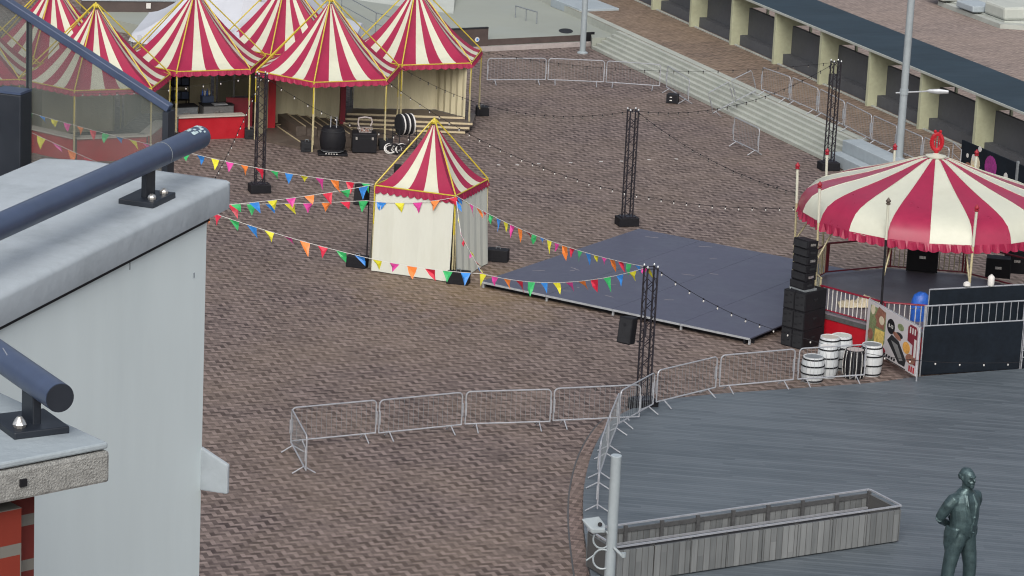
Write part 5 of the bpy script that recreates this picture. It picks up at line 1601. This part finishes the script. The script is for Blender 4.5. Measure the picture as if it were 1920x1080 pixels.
tw_d_top = tw['d'][0] + Vector((-.1, 0, tw['d'][1] - .02))
sqv = [Vector((p.x, p.y, SZR + .02)) for p in sq]
def P3(px, py, gpx, gpy):
    """point straight above the ground place seen at gpx,gpy, showing at row py"""
    g_ = G(gpx, gpy); return Vector((g_.x, g_.y, HG(g_, py)))


left1 = P3(-40, 178, -48, 330); left2 = P3(-40, 195, -50, 430)
bunting(chain([left1, sqv[0]], [.0]) if False else chain([left1, P3(365, 288, 358, 430), sqv[0]], [.12, .12]), 'pennant bunting running from behind the glass down to the small tent roof', .62, .4, 1, 0)
bunting(chain([P3(250, 392, 243, 540), sqv[0] + Vector((-.05, 0, -.02))], [.18]), 'short pennant bunting, upper of the two rising to the left corner of the small tent', .62, .5, 2, 5)
bunting(chain([P3(250, 375, 243, 530), P3(690, 376, 682, 505), sqv[1] + Vector((-.05, -.05, -.06))], [.12, .12]), 'pennant bunting crossing the face of the small tent just below its valance', .62, .3, 3, 4)
bunting(chain([left2, P3(200, 309, 192, 470), P3(418, 405, 412, 560), P3(690, 483, 683, 600), P3(905, 513, 898, 640), tw_d_top], [.05, .05, .06, .08, .35]), 'long low pennant bunting sweeping past the foot of the small tent', .60, .5, 4, 2)
bunting(chain([sqv[1], tw_d_top + Vector((0, .1, -.02))], [.30]), 'pennant bunting stretched from the small tent roof to the top of the near truss tower', .55, .4, 5, 5)
bunting(chain([sqv[1] + Vector((.02, -.05, -.06)), P3(868, 440, 860, 540), P3(905, 513, 898, 640) + Vector((0, 0, .02))], [.02, .02]), 'short pennant bunting hanging down beside the front corner of the small tent', .5, .4, 6, 5, .26)

bulb = MB(); bulb.lathe([(.010, .02), (.011, .0), (.021, -.016), (.025, -.034), (.018, -.054), (.005, -.068)], 8); 
BULBS = {}; SOCK = {}
def festoon(path, label, step=.62, dark=False):
    t = thing('festoon_lights', label, 'string lights', path[0], 0, 'festoon light strings over the plaza')
    m = MB(); m.tube(path, .008, 4); m.build('cable', 'black', t, world=True)
    for i, (p, d_) in enumerate(sample(path, step, .5)):
        kx = 'dark' if dark else 'white'
        if kx not in BULBS: BULBS[kx] = o = bulb.build('bulb', 'bulb_dark' if dark else 'bulb', t, smooth=True)
        else: o = BULBS[kx].copy(); col.objects.link(o); o.parent = t
        o.location = ROOTM[t.name] @ (p + Vector((0, 0, -.03)))
        if SOCK.get('s') is None: SOCK['s'] = k2 = MB().lathe([(.018, -.03), (.020, .02)], 6).build('socket', 'black', t)
        else: k2 = SOCK['s'].copy(); col.objects.link(k2); k2.parent = t
        k2.location = ROOTM[t.name] @ p
    return t


top = {k_: v_[0] + Vector((0, 0, v_[1] - .03)) for k_, v_ in tw.items()}
mast = lambda i, z: Vector((cB.x, cB.y, 0)) + Matrix.Rotation(A0B, 3, 'Z') @ bv(i, RB * 1.012, z)
festoon(hang(TV('T5', 3, RZ - .05), top['c'], .55, 24), 'festoon light string from the rightmost tent to the far truss tower by the steps', dark=True)
festoon(hang(TV('T3', 3, RZ - .02), top['b'], .85, 24), 'festoon light string from the middle tent to the truss at the back of the stage', dark=True)
festoon(hang(top['b'], top['c'], .7, 20), 'festoon light string between the stage truss and the truss by the steps', dark=True)
festoon(hang(top['b'] + Vector((.1, 0, 0)), mast(8, RNG + .3), .35, 20), 'festoon light string from the stage truss down to the bandstand mast', dark=True)
festoon(hang(TV('T3', 2, RZ - .05), mast(8, RNG - .15), 1.35, 28), 'long festoon light string with white bulbs sagging from the middle tent to the bandstand', .72)
festoon(hang(top['a'], P3(816, 262, 806, 420), .55, 20), 'festoon light string with white bulbs from the bar truss across the middle tent front', .6)
festoon(hang(top['a'], P3(372, 395, 365, 510), .30, 18), 'festoon light string falling steeply from the bar truss to behind the pale parapet', .55)
festoon(hang(TV('T1', 1, RZ - .1), top['a'], .18, 18), 'festoon light string across the front of the bar tents behind the glass', .72)
festoon(chain([top['d'] + Vector((.1, 0, 0)), P3(1482, 626, 1476, 690), P3(1764, 679, 1759, 730), P3(1960, 676, 1955, 725)], [.22, .15, .05]), 'festoon light string from the near truss past the subwoofers to the black sheeting', .74)
